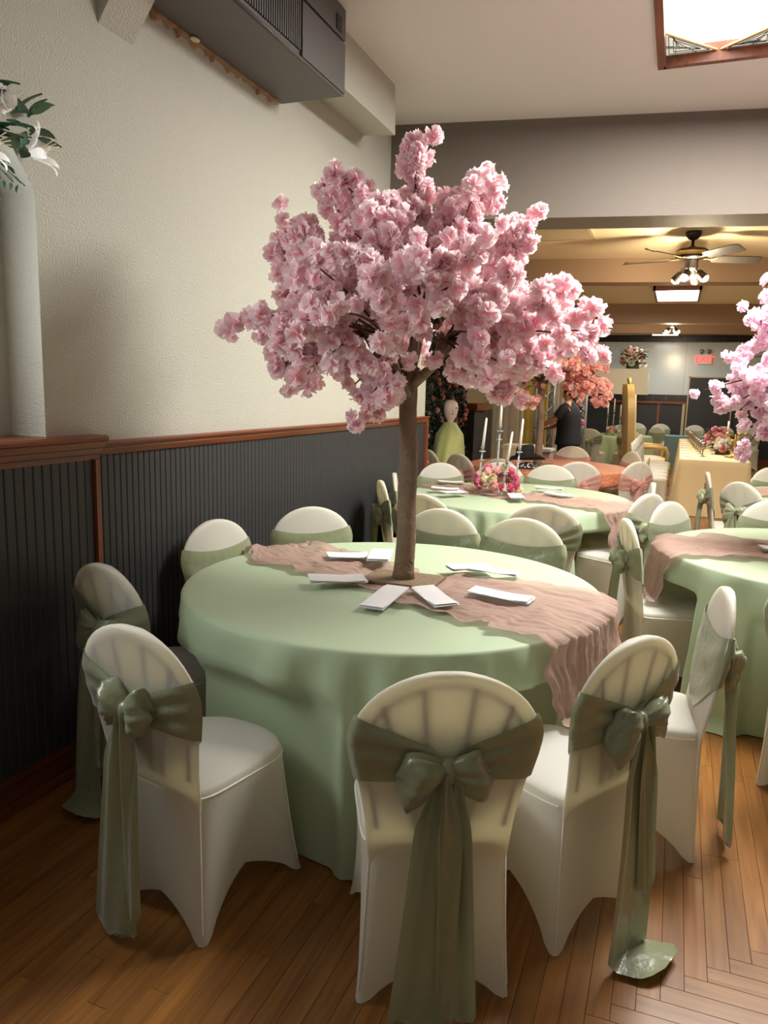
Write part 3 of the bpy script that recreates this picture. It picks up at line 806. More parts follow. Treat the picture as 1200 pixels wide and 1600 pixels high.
# ================================================================== tables: cloths
def tablecloth(T, R, H, label, seed, m='cloth_sage', name='tablecloth', n=420, nfold=23, flare=.075, amp=.05, group=None):
    r_ = random.Random(seed); ph = [r_.uniform(0, 6.28) for _ in range(6)]
    def fold(a):
        w_ = a + .18 * math.sin(2 * a + ph[0]) + .12 * math.sin(3 * a + ph[1])
        s = math.sin(nfold * w_ + ph[2]); s2 = math.sin((nfold * .5 + .5) // 1 * a + ph[3])
        return ((abs(s) ** .7 * math.copysign(1, s)) * .8 * (.35 + .9 * abs(math.sin(a * 1.5 + ph[4]))) + .4 * s2)
    boxes = []
    for cx_, cy_, fa in CHAIRS:
        c_ = Vector((cx_ - T[0], cy_ - T[1]))
        if c_.length < R + .6: boxes.append((c_, Vector((math.cos(fa), math.sin(fa)))))
    rows = []
    for rr_ in (0.01, .25, .5, .75, .9, .97): rows.append([(rr_ * R * math.cos(2 * PI * k / n), rr_ * R * math.sin(2 * PI * k / n), H + .0008 * math.sin(k * .3 + rr_ * 9)) for k in range(n)])
    prof = [(.992, .0), (1.0, -.004), (1.005, -.012)] 
    for s, dz in prof: rows.append([(s * R * math.cos(2 * PI * k / n), s * R * math.sin(2 * PI * k / n), H + dz) for k in range(n)])
    NZ = 24
    for i in range(1, NZ + 1):
        f = i / NZ; z = lerp(H - .012, .004, f); row = []
        for k in range(n):
            a = 2 * PI * k / n
            g = f ** .75
            rad = R * 1.006 + g * flare + amp * fold(a) * f ** .6
            if f > .93: rad += .02 * (f - .93) / .07 * (1 + math.sin(5 * a + ph[4]))
            p = Vector((rad * math.cos(a), rad * math.sin(a)))
            if z < .62:
                kz = 1 - sstep(.53, .62, z)
                for _ in range(3):
                    for c_, d in boxes:
                        l = p - c_; lx = l.dot(d); ly = abs(l.dot(Vector((-d.y, d.x))))
                        if ly < .36 and -.5 < lx < .27:
                            k_ = (1 - sstep(.25, .36, ly)) * kz
                            p = p + d * ((.27 - lx) * k_)
            row.append((p.x, p.y, z))
        rows.append(row)
    o = MB().grid(rows, True).build(name, m, loc=(T[0], T[1], 0))
    return tag(o, label, 'tablecloth', group)
H = 0.76
tablecloth(T1, TR, H, 'sage green floor length round tablecloth under the tall pink blossom tree', 3)
tablecloth(T2, TR, H, 'sage green round tablecloth under the rose and candle centrepiece', 5)
tablecloth(T3, TR, H, 'sage green round tablecloth with pink runner hanging beside an empty chair seat', 8)
tablecloth(T4, TR, H, 'sage green round tablecloth beside the end of the cream head table', 11)
tablecloth(T5, 0.9, H, 'peach sequin round tablecloth under the cowboy hat', 14, m='sequin', amp=.03)

# gauze runners draped over the round tables
NPAR = [(.20, .10, .6, .80, 3.2), (.235, .11, .56, .93, 2.785), (.25, .10, -1.62, 1.2, 2.62), (.25, .095, -.86, 1.375, 2.70), (.245, .09, -.12, 1.61, 2.83), (.20, .09, .7, 1.375, 3.245), (.22, .07, .02, 1.50, 3.175), (.21, .10, -1.3, .95, 3.21)]
NAP2 = [(.50, 5.80, .3), (.62, 5.62, .9), (1.10, 5.66, -1.2), (.42, 6.25, .5), (1.38, 5.95, -.3), (1.25, 6.3, .2)]
def gauze(T, R, path, label, seed, m='gauze', nu=230, nv=90, amp=.014, press=()):
    r_ = random.Random(seed); ph = [r_.uniform(0, 6.28) for _ in range(12)]
    P = [Vector((p[0], p[1])) for p in path]; Wd = [p[2] for p in path]
    L = [0]
    for a, b in zip(P, P[1:]): L.append(L[-1] + (b - a).length)
    rows = []
    for i in range(nu + 1):
        s = L[-1] * i / nu
        k = max(j for j in range(len(P) - 1) if L[j] <= s + 1e-9); t_ = (s - L[k]) / (L[k + 1] - L[k])
        def cat(a, f):
            p0, p1, p2, p3 = a[max(0, k - 1)], a[k], a[k + 1], a[min(len(a) - 1, k + 2)]
            return p1 * 1.0 + (p2 - p0) * (.5 * f) + (p0 * 2 - p1 * 5 + p2 * 4 - p3) * (.5 * f * f) + (p1 * 3 - p0 - p2 * 3 + p3) * (.5 * f ** 3)
        c_ = cat(P, t_); c2 = cat(P, min(1, t_ + .02)); tg = (c2 - c_).normalized() if (c2 - c_).length > 1e-6 else (P[k + 1] - P[k]).normalized()
        nr = Vector((-tg.y, tg.x)); wv = lerp(Wd[k], Wd[k + 1], t_)
        row = []
        for j in range(nv + 1):
            v = -1 + 2 * j / nv
            ed = .02 * math.sin(s * 23 + ph[0] + (3 if v > 0 else 0)) + .012 * math.sin(s * 51 + ph[1])
            q = c_ + nr * (v * wv * .5 + ed * abs(v)) + tg * (.02 * math.sin(v * 9 + ph[2]) * (1 if i in (0, nu) else .3))
            lon = math.sin(v * 17 + ph[3] + 1.2 * math.sin(s * 6 + ph[4])) * .5 + math.sin(v * 31 + ph[5] + 1.5 * math.sin(s * 9)) * .35 + math.sin(v * 53 + ph[6] + math.sin(s * 21) * 1.4) * .3 + (1 - abs(math.sin(v * 41 + 2 * math.sin(s * 13 + ph[10])))) ** 2 * .5
            crs = math.sin(s * 60 + v * 4 + ph[7]) * .18 * math.sin(s * 7 + ph[8])
            bunch = .014 * max(0, math.sin(s * 11 + v * 3 + ph[9])) ** 3
            wx, wy = v * wv * .5, s + .05 * lon
            rg = 0.0
            for fq, am_ in ((16, 1.0), (36, .6), (80, .3)):
                rg += am_ * (1 - 2.2 * abs(noise.noise((wx * fq + .35 * math.sin(wy * 9), wy * fq * .22, seed * 3.7 + fq))))
            h = .005 + amp * max(0, .55 * rg + .35) + bunch * .9 + .010 * sstep(.82, .97, abs(v)) * (.5 + .5 * math.sin(s * 17 + ph[11]))
            for px_, py_, pr_, ph_ in press:
                dq = math.hypot(q.x - px_, q.y - py_)
                if dq < pr_ + .05: h = lerp(min(h, ph_), h, sstep(pr_, pr_ + .05, dq))
            rel = q - Vector(T); r0 = rel.length
            if r0 < R: row.append((q.x, q.y, H + h))
            else:
                ex = r0 - R; a = math.atan2(rel.y, rel.x)
                drop = ex
                rad = R + .02 + h * 1.4 + min(.05, drop * .10)
                X_, Y_, Z_ = T[0] + rad * math.cos(a), T[1] + rad * math.sin(a), max(.02, H + h * .3 - drop)
                for cx_, cy_, fa in CHAIRS:
                    ux, uy = X_ - cx_, Y_ - cy_; lx = ux * math.cos(fa) + uy * math.sin(fa); ly = abs(-ux * math.sin(fa) + uy * math.cos(fa))
                    if -.24 < lx < .26 and ly < .25 and Z_ < .50: X_, Y_, Z_ = X_ + math.cos(a) * (.50 - Z_) * .35, Y_ + math.sin(a) * (.50 - Z_) * .35, .493 + h * .5
                row.append((X_, Y_, Z_))
        rows.append(row)
    o = MB().grid(rows).build('table_runner', m)
    return tag(o, label, 'table runner')
gauze(T1, TR, [(0.36, 3.33, .30), (0.55, 3.20, .50), (0.82, 3.10, .46), (1.10, 2.97, .40), (1.42, 2.88, .62), (1.72, 2.83, .70), (1.92, 2.74, .70), (2.12, 2.64, .68), (2.45, 2.48, .58)], 'dusty pink crinkled gauze runner around the blossom tree base, one end hanging down', 2, press=[(1.15, 2.99, .20, .004)] + [(q[3], q[4], .15, .022) for q in NPAR])
gauze(T2, TR, [(0.25, 6.2, .35), (0.6, 6.08, .45), (0.95, 5.95, .40), (1.3, 5.85, .45), (1.7, 5.70, .5), (1.9, 5.62, .5), (2.15, 5.55, .45)], 'dusty pink crinkled gauze runner under the rose centrepiece', 6, press=[(.88, 5.97, .26, .004)] + [(q[0], q[1], .15, .022) for q in NAP2])
gauze(T3, TR, [(1.88, 4.31, .50), (2.06, 4.34, .55), (2.3, 4.40, .6), (2.7, 4.48, .55), (3.1, 4.5, .5), (3.9, 4.6, .5)], 'dusty pink crinkled gauze runner hanging off the side table above a chair seat', 9, press=[(3.12, 4.62, .20, .004), (2.78, 4.42, .15, .02)])
gauze(T4, TR, [(2.5, 7.25, .5), (2.9, 7.3, .6), (3.4, 7.3, .6), (4.2, 7.3, .6)], 'dusty pink gauze runner on the table beside the cream head table', 12, nu=90, nv=40)

# napkins: folded paper
def napkin(cx, cy, a, L_, W_, label, z=H + .022, tilt=0.0, group='white folded napkins on the tree table'):
    t = thing('napkin', label, 'napkin', (cx, cy, z), a, group)
    for q, (dx, dy, da) in enumerate(((0, 0, 0), (.004, .003, .02), (-.003, .005, -.015))):
        rows = []
        for i in range(9):
            f = i / 8; zz = q * .003 + .004 * math.sin(f * PI * 1.3 + q) + tilt * f
            rows.append([(lerp(-L_ / 2, L_ / 2, f) + dx, s * W_ / 2 + dy, zz + (.002 if s > 0 else 0)) for s in (-1, 1)])
        mb = MB().grid(rows)
        mb.grid([[(x, y_, z_ + .0022) for x, y_, z_ in r] for r in rows])
        o = mb.build('fold', 'paper', t); o.rotation_euler = (0, 0, da)
N1 = [((0.684, 3.159), (0.797, 3.281), (0.991, 3.32), (0.9, 3.12)), ((0.803, 2.771), (1.006, 2.899), (1.051, 2.791), (0.856, 2.67)), ((1.159, 2.767), (1.251, 2.717), (1.248, 2.503), (1.15, 2.491)),
      ((1.257, 2.762), (1.335, 2.812), (1.483, 2.636), (1.419, 2.587)), ((1.476, 2.829), (1.496, 2.904), (1.734, 2.836), (1.71, 2.739)), ((1.259, 3.197), (1.417, 3.335), (1.477, 3.269), (1.36, 3.156)), ((1.38, 3.166), (1.395, 3.187), (1.593, 3.199), (1.632, 3.144)), ((0.863, 3.284), (0.978, 3.345), (1.025, 3.118), (0.925, 3.094))]
NL = ['white folded napkin half under another, behind the trunk base', 'white folded napkin lying along the runner edge by the beadboard side', 'white folded napkin pointing away from the trunk base, wider one of a pair',
      'white folded napkin set askew beside its pair below the trunk base', 'white folded napkin on the runner near the hanging end', 'white folded napkin on bare green cloth behind the runner', 'slim white folded napkin behind the trunk on the runner edge', 'white folded napkin with curled top lying over another']
NTILT = [0, 0, -.016, 0, 0, 0, 0, 0]; NZ_ = [.032, .030, .034, .032, .032, .030, .042, .048]
for (L_, W_, a, x, y), lb, tl, nz in zip(NPAR, NL, NTILT, NZ_): napkin(x, y, a, L_, W_, lb, z=H + nz, tilt=tl)
for k, (x, y, a) in enumerate(NAP2):
    napkin(x, y, a, .22, .10, ['white folded napkin by the beadboard side of the rose bouquet', 'white folded napkin set cornerwise before the rose bouquet', 'white folded napkin lying lengthwise before the candlesticks', 'white folded napkin on the runner end by the beadboard', 'white folded napkin beside the bouquet towards the hanging runner end', 'white folded napkin on green cloth behind the rose bouquet'][k], group='napkins on the candle table', z=H + .036)
napkin(2.78, 4.42, .2, .22, .1, 'white folded napkin on the side table runner', group='napkin on the side table', z=H + .03)

# ================================================================== blossom trees
def blossom_arrays(seed, R=.05, npet=26):
    r_ = random.Random(seed); V, Fc, tip = [], [], []
    ga = PI * (3 - math.sqrt(5))
    for i in range(npet):
        z = 1 - 2 * (i + .5) / npet; rad = math.sqrt(1 - z * z); th = i * ga + r_.uniform(-.3, .3)
        d = Vector((rad * math.cos(th), rad * math.sin(th), z)); d = (d + Vector((r_.gauss(0, .2), r_.gauss(0, .2), r_.gauss(0, .2)))).normalized()
        a = d.orthogonal().normalized(); rot = Matrix.Rotation(r_.uniform(0, 6.28), 3, d); a = rot @ a; b = d.cross(a)
        ln = R * r_.uniform(.75, 1.15); wd = R * r_.uniform(.38, .6); bend = r_.uniform(.25, .8)
        n0 = len(V); NR, NC = 3, 5
        for q in range(NR):
            f = q / (NR - 1)
            for c in range(NC):
                s = -1 + 2 * c / (NC - 1)
                wv = wd * (.3 + .7 * f ** .8)
                ruff = (R * .13 * math.sin(s * 5.5 + i) + r_.gauss(0, R * .06)) * f
                out = ln * f * (1 - .26 * s * s * f + (.045 * (-1) ** c if q == NR - 1 else 0))
                p = d * (R * .12 + out * (1 - .35 * bend * f)) + b * (out * bend * .9 + ruff) + a * (s * wv)
                V.append((p.x, p.y, p.z)); tip.append(min(1, f * 1.05 + r_.uniform(-.1, .1)))
        for q in range(NR - 1):
            for c in range(NC - 1):
                k = n0 + q * NC + c; Fc.append((k, k + 1, k + NC + 1, k + NC))
    return np.array(V), np.array(Fc), np.array(tip)
BL = [blossom_arrays(s) for s in (1, 2, 3, 4, 5)]
def mesh_np(name, V, Fc, tip, m):
    me = bpy.data.meshes.new(name)
    me.vertices.add(len(V)); me.vertices.foreach_set('co', V.astype(np.float32).ravel())
    me.loops.add(Fc.size); me.loops.foreach_set('vertex_index', Fc.astype(np.int32).ravel())
    me.polygons.add(len(Fc)); me.polygons.foreach_set('loop_start', np.arange(0, Fc.size, 4, dtype=np.int32))
    me.materials.append(M[m]); me.update(calc_edges=True)
    me.polygons.foreach_set('use_smooth', [True] * len(Fc))
    at = me.attributes.new('tip', 'FLOAT', 'POINT'); at.data.foreach_set('value', np.clip(tip, 0, 1).astype(np.float32))
    me.validate(); return me
AX_R = Vector((rt0.x, rt0.y, 0)); AX_D = Vector((fw.x, fw.y, 0)).normalized()      # across and away, only to write down branch tips
def rotm(r_):
    return Matrix.Rotation(r_.uniform(0, 6.28), 3, Vector((r_.gauss(0, 1), r_.gauss(0, 1), r_.gauss(0, 1))).normalized())
def tree(base, trunk_h, tips, label, seed, mt, trunk_r=.038, size=1.0, own_n=300, density=1.0, plate=True, bsize=1.0, limb_ends=(), fill=40, crown_r=(.7, .75), zr=(1.6, 2.35)):
    r_ = random.Random(seed)
    t = thing('blossom_tree', label, 'tree', base)
    ft = Vector((0, 0, trunk_h))
    if plate:
        flat_edges(MB().box((-.16, -.11, .006), (.16, .11, .018)).build('base_plate', 'bark', t, False))
    rows = []; n = 16; NZ = 22
    for i in range(NZ + 1):
        f = i / NZ; rr = trunk_r * (1.12 - .18 * f + .25 * max(0, .06 - f) / .06)
        rows.append([((rr + .0025 * math.sin(5 * k + i * .7) + r_.uniform(-.0012, .0012)) * math.cos(2 * PI * k / n) + .006 * math.sin(f * 4), (rr + .0025 * math.sin(4 * k - i)) * math.sin(2 * PI * k / n), .012 + (trunk_h - .012) * f) for k in range(n)])
    MB().grid(rows, True, True).build('trunk', 'bark', t)
    # sort tips into limbs by bearing
    nl = 7; limbs = []
    for k in range(nl):
        a = 2 * PI * k / nl + r_.uniform(-.2, .2); el = r_.uniform(.45, 1.0) if k else 1.35
        d = Vector((math.cos(a) * math.cos(el), math.sin(a) * math.cos(el), math.sin(el)))
        ln = r_.uniform(.26, .36) * size
        p0 = ft - Vector((0, 0, .05 * (k % 3))); mid = p0 + d * ln * .5 + Vector((0, 0, -.02)); end = p0 + d * ln
        MB().tube([p0, p0.lerp(mid, .5), mid, end], [trunk_r * .62, trunk_r * .55, trunk_r * .42, trunk_r * .26], 8).build('branch', 'bark', t)
        limbs.append((p0, mid, end))
    for end in limb_ends:                     # thick limbs with cut stubs that show between the sprays
        p0 = ft - Vector((0, 0, .04)); mid = p0.lerp(end, .55) + Vector((0, 0, -.035))
        br = MB().tube([p0, p0.lerp(mid, .5), mid, mid.lerp(end, .6), end], [trunk_r * .6, trunk_r * .55, trunk_r * .5, trunk_r * .62, trunk_r * .5], 9).build('branch', 'bark', t)
        dr_ = (end - mid).normalized()
        for q in range(6):
            sd = Vector((r_.gauss(0, 1), r_.gauss(0, 1), r_.gauss(0, .6) + .4)).normalized(); b0 = end - dr_ * r_.uniform(0, .05)
            MB().tube([b0, b0 + (dr_ + sd).normalized() * r_.uniform(.04, .075)], [.013, .009], 6).build('stub', 'bark', br)
        limbs.append((p0, mid, end))
    for q in range(4):
        a = q * 1.7; MB().tube([ft - Vector((0, 0, .03)), ft + Vector((math.cos(a) * .035, math.sin(a) * .035, .03))], [.02, .012], 7).build('stub', 'bark', t)
    bl = []
    alltips = [Vector(p) for p in tips]
    for k in range(fill):
        a = r_.uniform(0, 2 * PI); u_ = r_.random() ** .5
        zz = r_.uniform(*zr); cap = math.sqrt(max(.15, 1 - ((zz - sum(zr) / 2) / (zr[1] - zr[0])) ** 2 * 1.2))
        alltips.append(AX_R * (math.cos(a) * u_ * crown_r[0] * cap) + AX_D * (math.sin(a) * u_ * crown_r[1] * cap) + Vector((0, 0, zz)))
    for tp in alltips:
        best = min(limbs, key=lambda l: (l[2] - tp).length)
        st = best[2] if (best[2] - tp).length < (best[1] - tp).length else best[1]
        mid = st.lerp(tp, .5) + Vector((r_.gauss(0, .03), r_.gauss(0, .03), r_.uniform(0, .06)))
        def bz(f): return st * (1 - f) ** 2 + mid * (2 * f * (1 - f)) + tp * f * f
        MB().tube([bz(i / 6) for i in range(7)], [.007, .006, .005, .0045, .004, .0035, .003], 5).build('twig', 'twig', t)
        ln = (tp - st).length
        nb = max(4, int(ln / .034 * density * r_.uniform(.9, 1.1)))
        for k in range(nb):
            f = r_.uniform(.22, 1.0) if k else 1.0
            sp = .062 * size * (1.15 - .65 * f)
            p = bz(f) + Vector((r_.gauss(0, sp), r_.gauss(0, sp), r_.gauss(0, sp)))
            bl.append((p, r_.uniform(.72, 1.18) * size * bsize, r_.randrange(5), rotm(r_)))
    def open_gap(p):                          # the sprays part where the limbs come through
        for e_ in limb_ends:
            d_ = p - e_; dd = d_.dot(AX_D); lat = math.hypot(d_.dot(AX_R), d_.z)
            if -.55 < dd < .06 and lat < .075: return True
        return False
    bl = [q for q in bl if not open_gap(q[0])]
    # blossoms that show largest are parts of their own
    cam_l = Vector((CAMX, 0, CAMZ)) - Vector(base)
    bl.sort(key=lambda q: (q[0] - cam_l).length - .25 * (q[0] - Vector((0, 0, 2.0 - .76))).length)
    ms = [mesh_np('blossom', *BL[k], mt) for k in range(5)]
    for p, s, k, R_ in bl[:own_n]:
        o = put('blossom', ms[k], t, p); o.rotation_mode = 'QUATERNION'; o.rotation_quaternion = R_.to_quaternion(); o.scale = (s, s, s)
    Vs, Fs, Ts = [], [], []; nv = 0
    for p, s, k, R_ in bl[own_n:]:
        V, Fc, tip = BL[k]; Vs.append(V @ np.array(R_).T * s + np.array(p)); Fs.append(Fc + nv); Ts.append(tip); nv += len(V)
    if Vs:
        o = put('blossoms', mesh_np('blossoms', np.concatenate(Vs), np.concatenate(Fs), np.concatenate(Ts), mt), t); o['kind'] = 'stuff'
    return t
def tp(u, v, dep):                      # photograph point on the main crown: across, up, and dep metres behind (+) or before (-) the trunk
    z0 = 2.944; s = 3.15 + dep
    ax = (u - 641) * s / F_PX
    # height from the row through the camera's pitch
    d = fw + rt * ((u - 600) / F_PX) - up * ((v - 800) / F_PX)
    base_d = (Vector((1.15, 2.99, 0)) - Vector((CAMX, 0, 0))).dot(AX_D) + dep
    k = base_d / d.dot(AX_D)
    pw = Vector((CAMX, 0, CAMZ)) + d * k
    return pw - Vector((1.15, 2.99, H))
TIPS = [tp(*q) for q in ((646, 222, 0), (643, 250, .05), (516, 272, -.1), (505, 285, .1), (545, 300, 0), (768, 280, .1), (745, 300, -.1), (720, 320, 0), (838, 356, .1), (822, 375, -.1), (885, 450, .2), (935, 485, .1), (935, 520, 0), (920, 550, -.1),
    (860, 575, -.2), (752, 602, -.3), (705, 540, .2), (790, 570, -.45), (840, 540, .3), (588, 640, -.15), (576, 652, -.12), (592, 622, -.1), (585, 610, -.2), (480, 585, -.2), (440, 575, .1), (455, 595, 0), (370, 510, 0), (395, 505, .1), (440, 440, .2), (432, 385, 0), (470, 340, -.15), (445, 360, .15),
    (560, 330, .25), (600, 350, -.3), (650, 360, .3), (690, 375, -.2), (540, 350, -.3), (560, 400, -.5), (650, 400, -.6), (730, 400, -.55), (600, 450, -.65), (500, 420, -.45), (480, 500, -.45), (430, 530, -.2), (800, 430, -.4), (850, 480, -.3), (700, 450, -.6), (740, 520, -.5),
    (520, 550, -.4), (780, 360, -.15), (800, 400, .2), (870, 520, -.3), (760, 470, -.5), (545, 490, -.6), (470, 450, -.1), (690, 535, -.3), (720, 545, -.1), (820, 600, 0), (780, 610, .15), (620, 380, 0), (900, 500, .3), (410, 490, -.1), (470, 560, .2), (555, 600, -.1))]
tree((1.15, 2.99, H), 0.88, TIPS, 'tall pink artificial cherry blossom tree standing on the green table', 21, 'blossom_pink', fill=16, crown_r=(.5, .62), zr=(1.05, 1.45), density=1.9, bsize=.8, limb_ends=[tp(574, 522, -.1), tp(652, 487, 0.0), tp(697, 532, -.15)])
def gen_tips(seed, n, R_, z0, z1, droop=.2):
    r_ = random.Random(seed); out = []
    for k in range(n):
        a = r_.uniform(0, 2 * PI); el = r_.uniform(-.35, 1.2); q = R_ * r_.uniform(.75, 1.05)
        out.append((math.cos(a) * math.cos(el) * q, math.sin(a) * math.cos(el) * q, lerp(z0, z1, .32) + math.sin(el) * (z1 - z0) * .62))
    return out
tree((0.74, 8.72, H), 0.95, gen_tips(4, 44, .74, .88, 1.8) + [(.72, -.02, .72), (.67, .08, 1.0), (.72, -.15, .86), (.72, .1, .78), (-.104, -.22, .64), (.69, .08, 1.2), (.6, -.1, 1.1), (-.3, -.2, .8)], 'salmon pink blossom tree standing on the sequin table', 33, 'blossom_salmon', fill=14, own_n=260, density=1.05, bsize=.85, crown_r=(.5, .5), zr=(1.0, 1.6))
tree((3.12, 4.62, H), 0.88, gen_tips(9, 50, .72, .62, 1.7) + [(-.588, -.22, .55), (-.8, -.12, .86), (-.66, -.02, 1.03), (-.58, 0, 1.22), (-.567, 0, 1.3), (-.5, -.32, .62), (-.69, -.12, .76)], 'pale lilac pink blossom tree on the side table, reaching in over the cream table', 40, 'blossom_lilac', fill=20, own_n=280, density=1.3, bsize=.82, crown_r=(.5, .5), zr=(.9, 1.5))

# ================================================================== flowers and centrepiece
def rose_mesh(R, seed, m):
    r_ = random.Random(seed); mb = MB()
    for ring, (n, rad, tilt) in enumerate(((3, .25, .15), (5, .5, .5), (6, .8, .95), (7, 1.0, 1.35))):
        for k in range(n):
            a = 2 * PI * k / n + ring * .7 + r_.uniform(-.2, .2); ca, sa = math.cos(a), math.sin(a); rows = []
            for i in range(4):
                f = i / 3; rr = R * rad * (.25 + .75 * f ** (1 if tilt > .6 else .5)) ; zz = R * (.9 * f * math.cos(tilt * .8) + .12 * (3 - ring)) + R * (.05 if ring == 3 else .15)
                row = []
                for c in range(5):
                    s = -1 + c / 2; w_ = R * .62 * math.sin(PI * (.15 + .6 * f)); curl = -.25 * s * s * R * f
                    x = rr + curl; y = s * w_
                    row.append((x * ca - y * sa, x * sa + y * ca, zz - abs(s) * R * .06))
                rows.append(row)
            mb.grid(rows)
    return mb.mesh('rose', m)
ROSES = {m: [rose_mesh(.04, s, m) for s in (1, 2)] for m in ('petal_rose', 'petal_pale', 'petal_cream', 'petal_white', 'petal_blush')}
def leaf_mesh(L_, W_, m):
    rows = []
    for i in range(6):
        f = i / 5; wv = W_ * math.sin(PI * min(1, .08 + f * .92)) ; rows.append([(f * L_, s * wv * .5, .06 * L_ * abs(s) - .25 * L_ * f * f) for s in (-1, 0, 1)])
    return MB().grid(rows).mesh('leaf', m)
LEAF = leaf_mesh(.07, .032, 'green_leaf'); LEAFD = leaf_mesh(.075, .04, 'dark_leaf')
def aim(o, d, r_):
    o.rotation_mode = 'QUATERNION'; q = Vector(d).to_track_quat('Z', 'Y'); o.rotation_quaternion = q @ Matrix.Rotation(r_.uniform(0, 6.28), 3, 'Z').to_quaternion()
def bouquet(loc, label, cat, sx, sy, sz, n, cols, seed, nleaf=20, scale=1.0, leaf=LEAF, group=None, name='bouquet', avoid=(), foam=True):
    r_ = random.Random(seed); t = thing(name, label, cat, loc, 0, group)
    if foam: MB().lathe([(min(sx, sy) * .55, 0.001), (min(sx, sy) * .6, .012), (min(sx, sy) * .5, sz * .4)], 14).build('foam_base', 'dark_leaf', t)
    ga = PI * (3 - math.sqrt(5))
    for i in range(n):
        z = (i + .5) / n; rad = math.sqrt(max(0, 1 - (z * .95) ** 2)); a = i * ga + r_.uniform(-.2, .2)
        p = Vector((math.cos(a) * rad * sx * .8, math.sin(a) * rad * sy * .8, .05 * scale + z * sz * .8)); m = cols[r_.randrange(len(cols))]
        if any(math.hypot(p.x - ax_ - lx_ * p.z, p.y - ay_) < .051 * scale for ax_, ay_, lx_ in avoid): continue
        o = put('rose', ROSES[m][i % 2], t, p); aim(o, (math.cos(a) * rad, math.sin(a) * rad, z + .15), r_); s = scale * r_.uniform(.8, 1.25); o.scale = (s, s, s)
    for i in range(nleaf):
        a = r_.uniform(0, 6.28); z = r_.random(); p = Vector((math.cos(a) * sx * .75, math.sin(a) * sy * .75, .055 * scale + z * sz * .8))
        if any(math.hypot(p.x - ax_ - lx_ * p.z, p.y - ay_) < .085 * scale for ax_, ay_, lx_ in avoid): continue
        o = put('leaf', leaf, t, p); o.rotation_euler = (r_.uniform(-.5, .5), r_.uniform(-.9, .3), a); o.scale = (scale * 1.1,) * 3
    return t
CS2 = [(.74, 5.90, .36, .08), (.86, 6.04, .52, .02), (.94, 5.90, .26, .12), (1.02, 6.02, .36, .06)]
bouquet((0.88, 5.97, H + .006), 'round pink and cream rose bouquet around the glass candlesticks', 'bouquet', .19, .19, .17, 62, ['petal_rose', 'petal_rose', 'petal_pale', 'petal_rose', 'petal_cream'], 3, 40, 1.0, avoid=[(q[0] - .88, q[1] - 5.97, q[3]) for q in CS2], foam=False)
def candlestick(x, y, z, h, label, lean=(0, 0), group='glass candlesticks in the rose centrepiece', s=1.0, ch=.25):
    t = thing('candlestick', label, 'candlestick', (x, y, z), 0, group)
    L = Vector((lean[0], lean[1], 1))
    MB().lathe([(.028 * s, 0), (.028 * s, .008), (.012 * s, .018), (.008 * s, .03)], 14).build('foot', 'glass_clear', t)
    top = L * h
    MB().tube([(0, 0, .02), tuple(top * .5), tuple(top)], [.008 * s, .0085 * s, .008 * s], 8).build('stem', 'glass_clear', t)
    cp = MB()
    for dz, r_ in ((-.09, .024), (-.02, .028)):
        c_ = top + L * dz; cp.lathe([(.008 * s, -.006), (r_ * s, 0), (r_ * s, .006), (.01 * s, .008)], 14, tuple(c_))
    cp.lathe([(.013 * s, 0), (.014 * s, .03), (.018 * s, .034)], 12, tuple(top - L * .01)); cp.build('drip_cup', 'glass_clear', t)
    c_ = thing('taper_candle', label.replace('glass candlestick', 'white taper candle').replace('holding a', 'in a glass stick, the'), 'candle', tuple(Vector((x, y, z)) + top), 0, group.replace('glass candlesticks', 'taper candles'))
    MB().tube([(0, 0, 0), tuple(L * ch * .95), tuple(L * ch)], [.0125 * s, .0085 * s, .003 * s], 10).build('wax', 'candle_wax', c_)
    MB().tube([tuple(L * ch), tuple(L * (ch + .012))], .0012, 5).build('wick', 'felt_black', c_)
for q, lb in zip(CS2, ('leaning glass candlestick at the beadboard side of the bouquet', 'tallest glass candlestick rising from the bouquet middle', 'shortest glass candlestick before the tallest one', 'glass candlestick at the sequin table side of the bouquet')):
    candlestick(q[0], q[1], H + .006, q[2], lb, (q[3], 0))

# garland on the wall above the niche
r_ = random.Random(12)
t = thing('wall_garland', 'green leaf garland with white lily and rose hung above the wall niche', 'garland', (0.03, 2.05, 2.36))
for k in range(64):
    y = r_.uniform(-.45, .09); z = r_.uniform(-.06, .15) - max(0, y) * .4; 
    o = put('leaf', LEAF if k % 3 else LEAFD, t, (r_.uniform(0, .05), y, z)); o.rotation_euler = (r_.uniform(-1, 1), r_.uniform(-1.2, .4), r_.uniform(-.2, 2.0)); s = r_.uniform(.9, 1.5); o.scale = (s, s, s)
for y, z, m, s in ((-.10, .10, 'petal_white', 1.15), (-.25, .05, 'petal_white', 1.3)):
    o = put('rose', ROSES[m][0], t, (.06, y, z)); o.rotation_euler = (0, PI / 2, .3); o.scale = (s, s, s)
def lily(parent, loc, s):
    for k in range(6):
        a = 2 * PI * k / 6; rows = []
        for i in range(7):
            f = i / 6; rr = .02 + .09 * f; zz = .07 * math.sin(f * 1.9); w_ = .022 * math.sin(PI * (.15 + .83 * f)) * (1 if k % 2 else 1.3)
            rows.append([(rr * math.cos(a) - q * w_ * math.sin(a), rr * math.sin(a) + q * w_ * math.cos(a), zz - abs(q) * .006) for q in (-1, -.4, .4, 1)])
        o = MB().grid(rows).build('lily_petal', 'petal_white', parent, loc=loc); o.rotation_euler = (0, 1.25, .5); o.scale = (s, s, s)
    for k in range(4):
        a = k * 1.6; o = MB().tube([(0, 0, .02), (.02 * math.cos(a), .02 * math.sin(a), .09)], [.0015, .002], 5).build('stamen', 'petal_cream', parent, loc=loc); o.rotation_euler = (0, 1.25, .5)
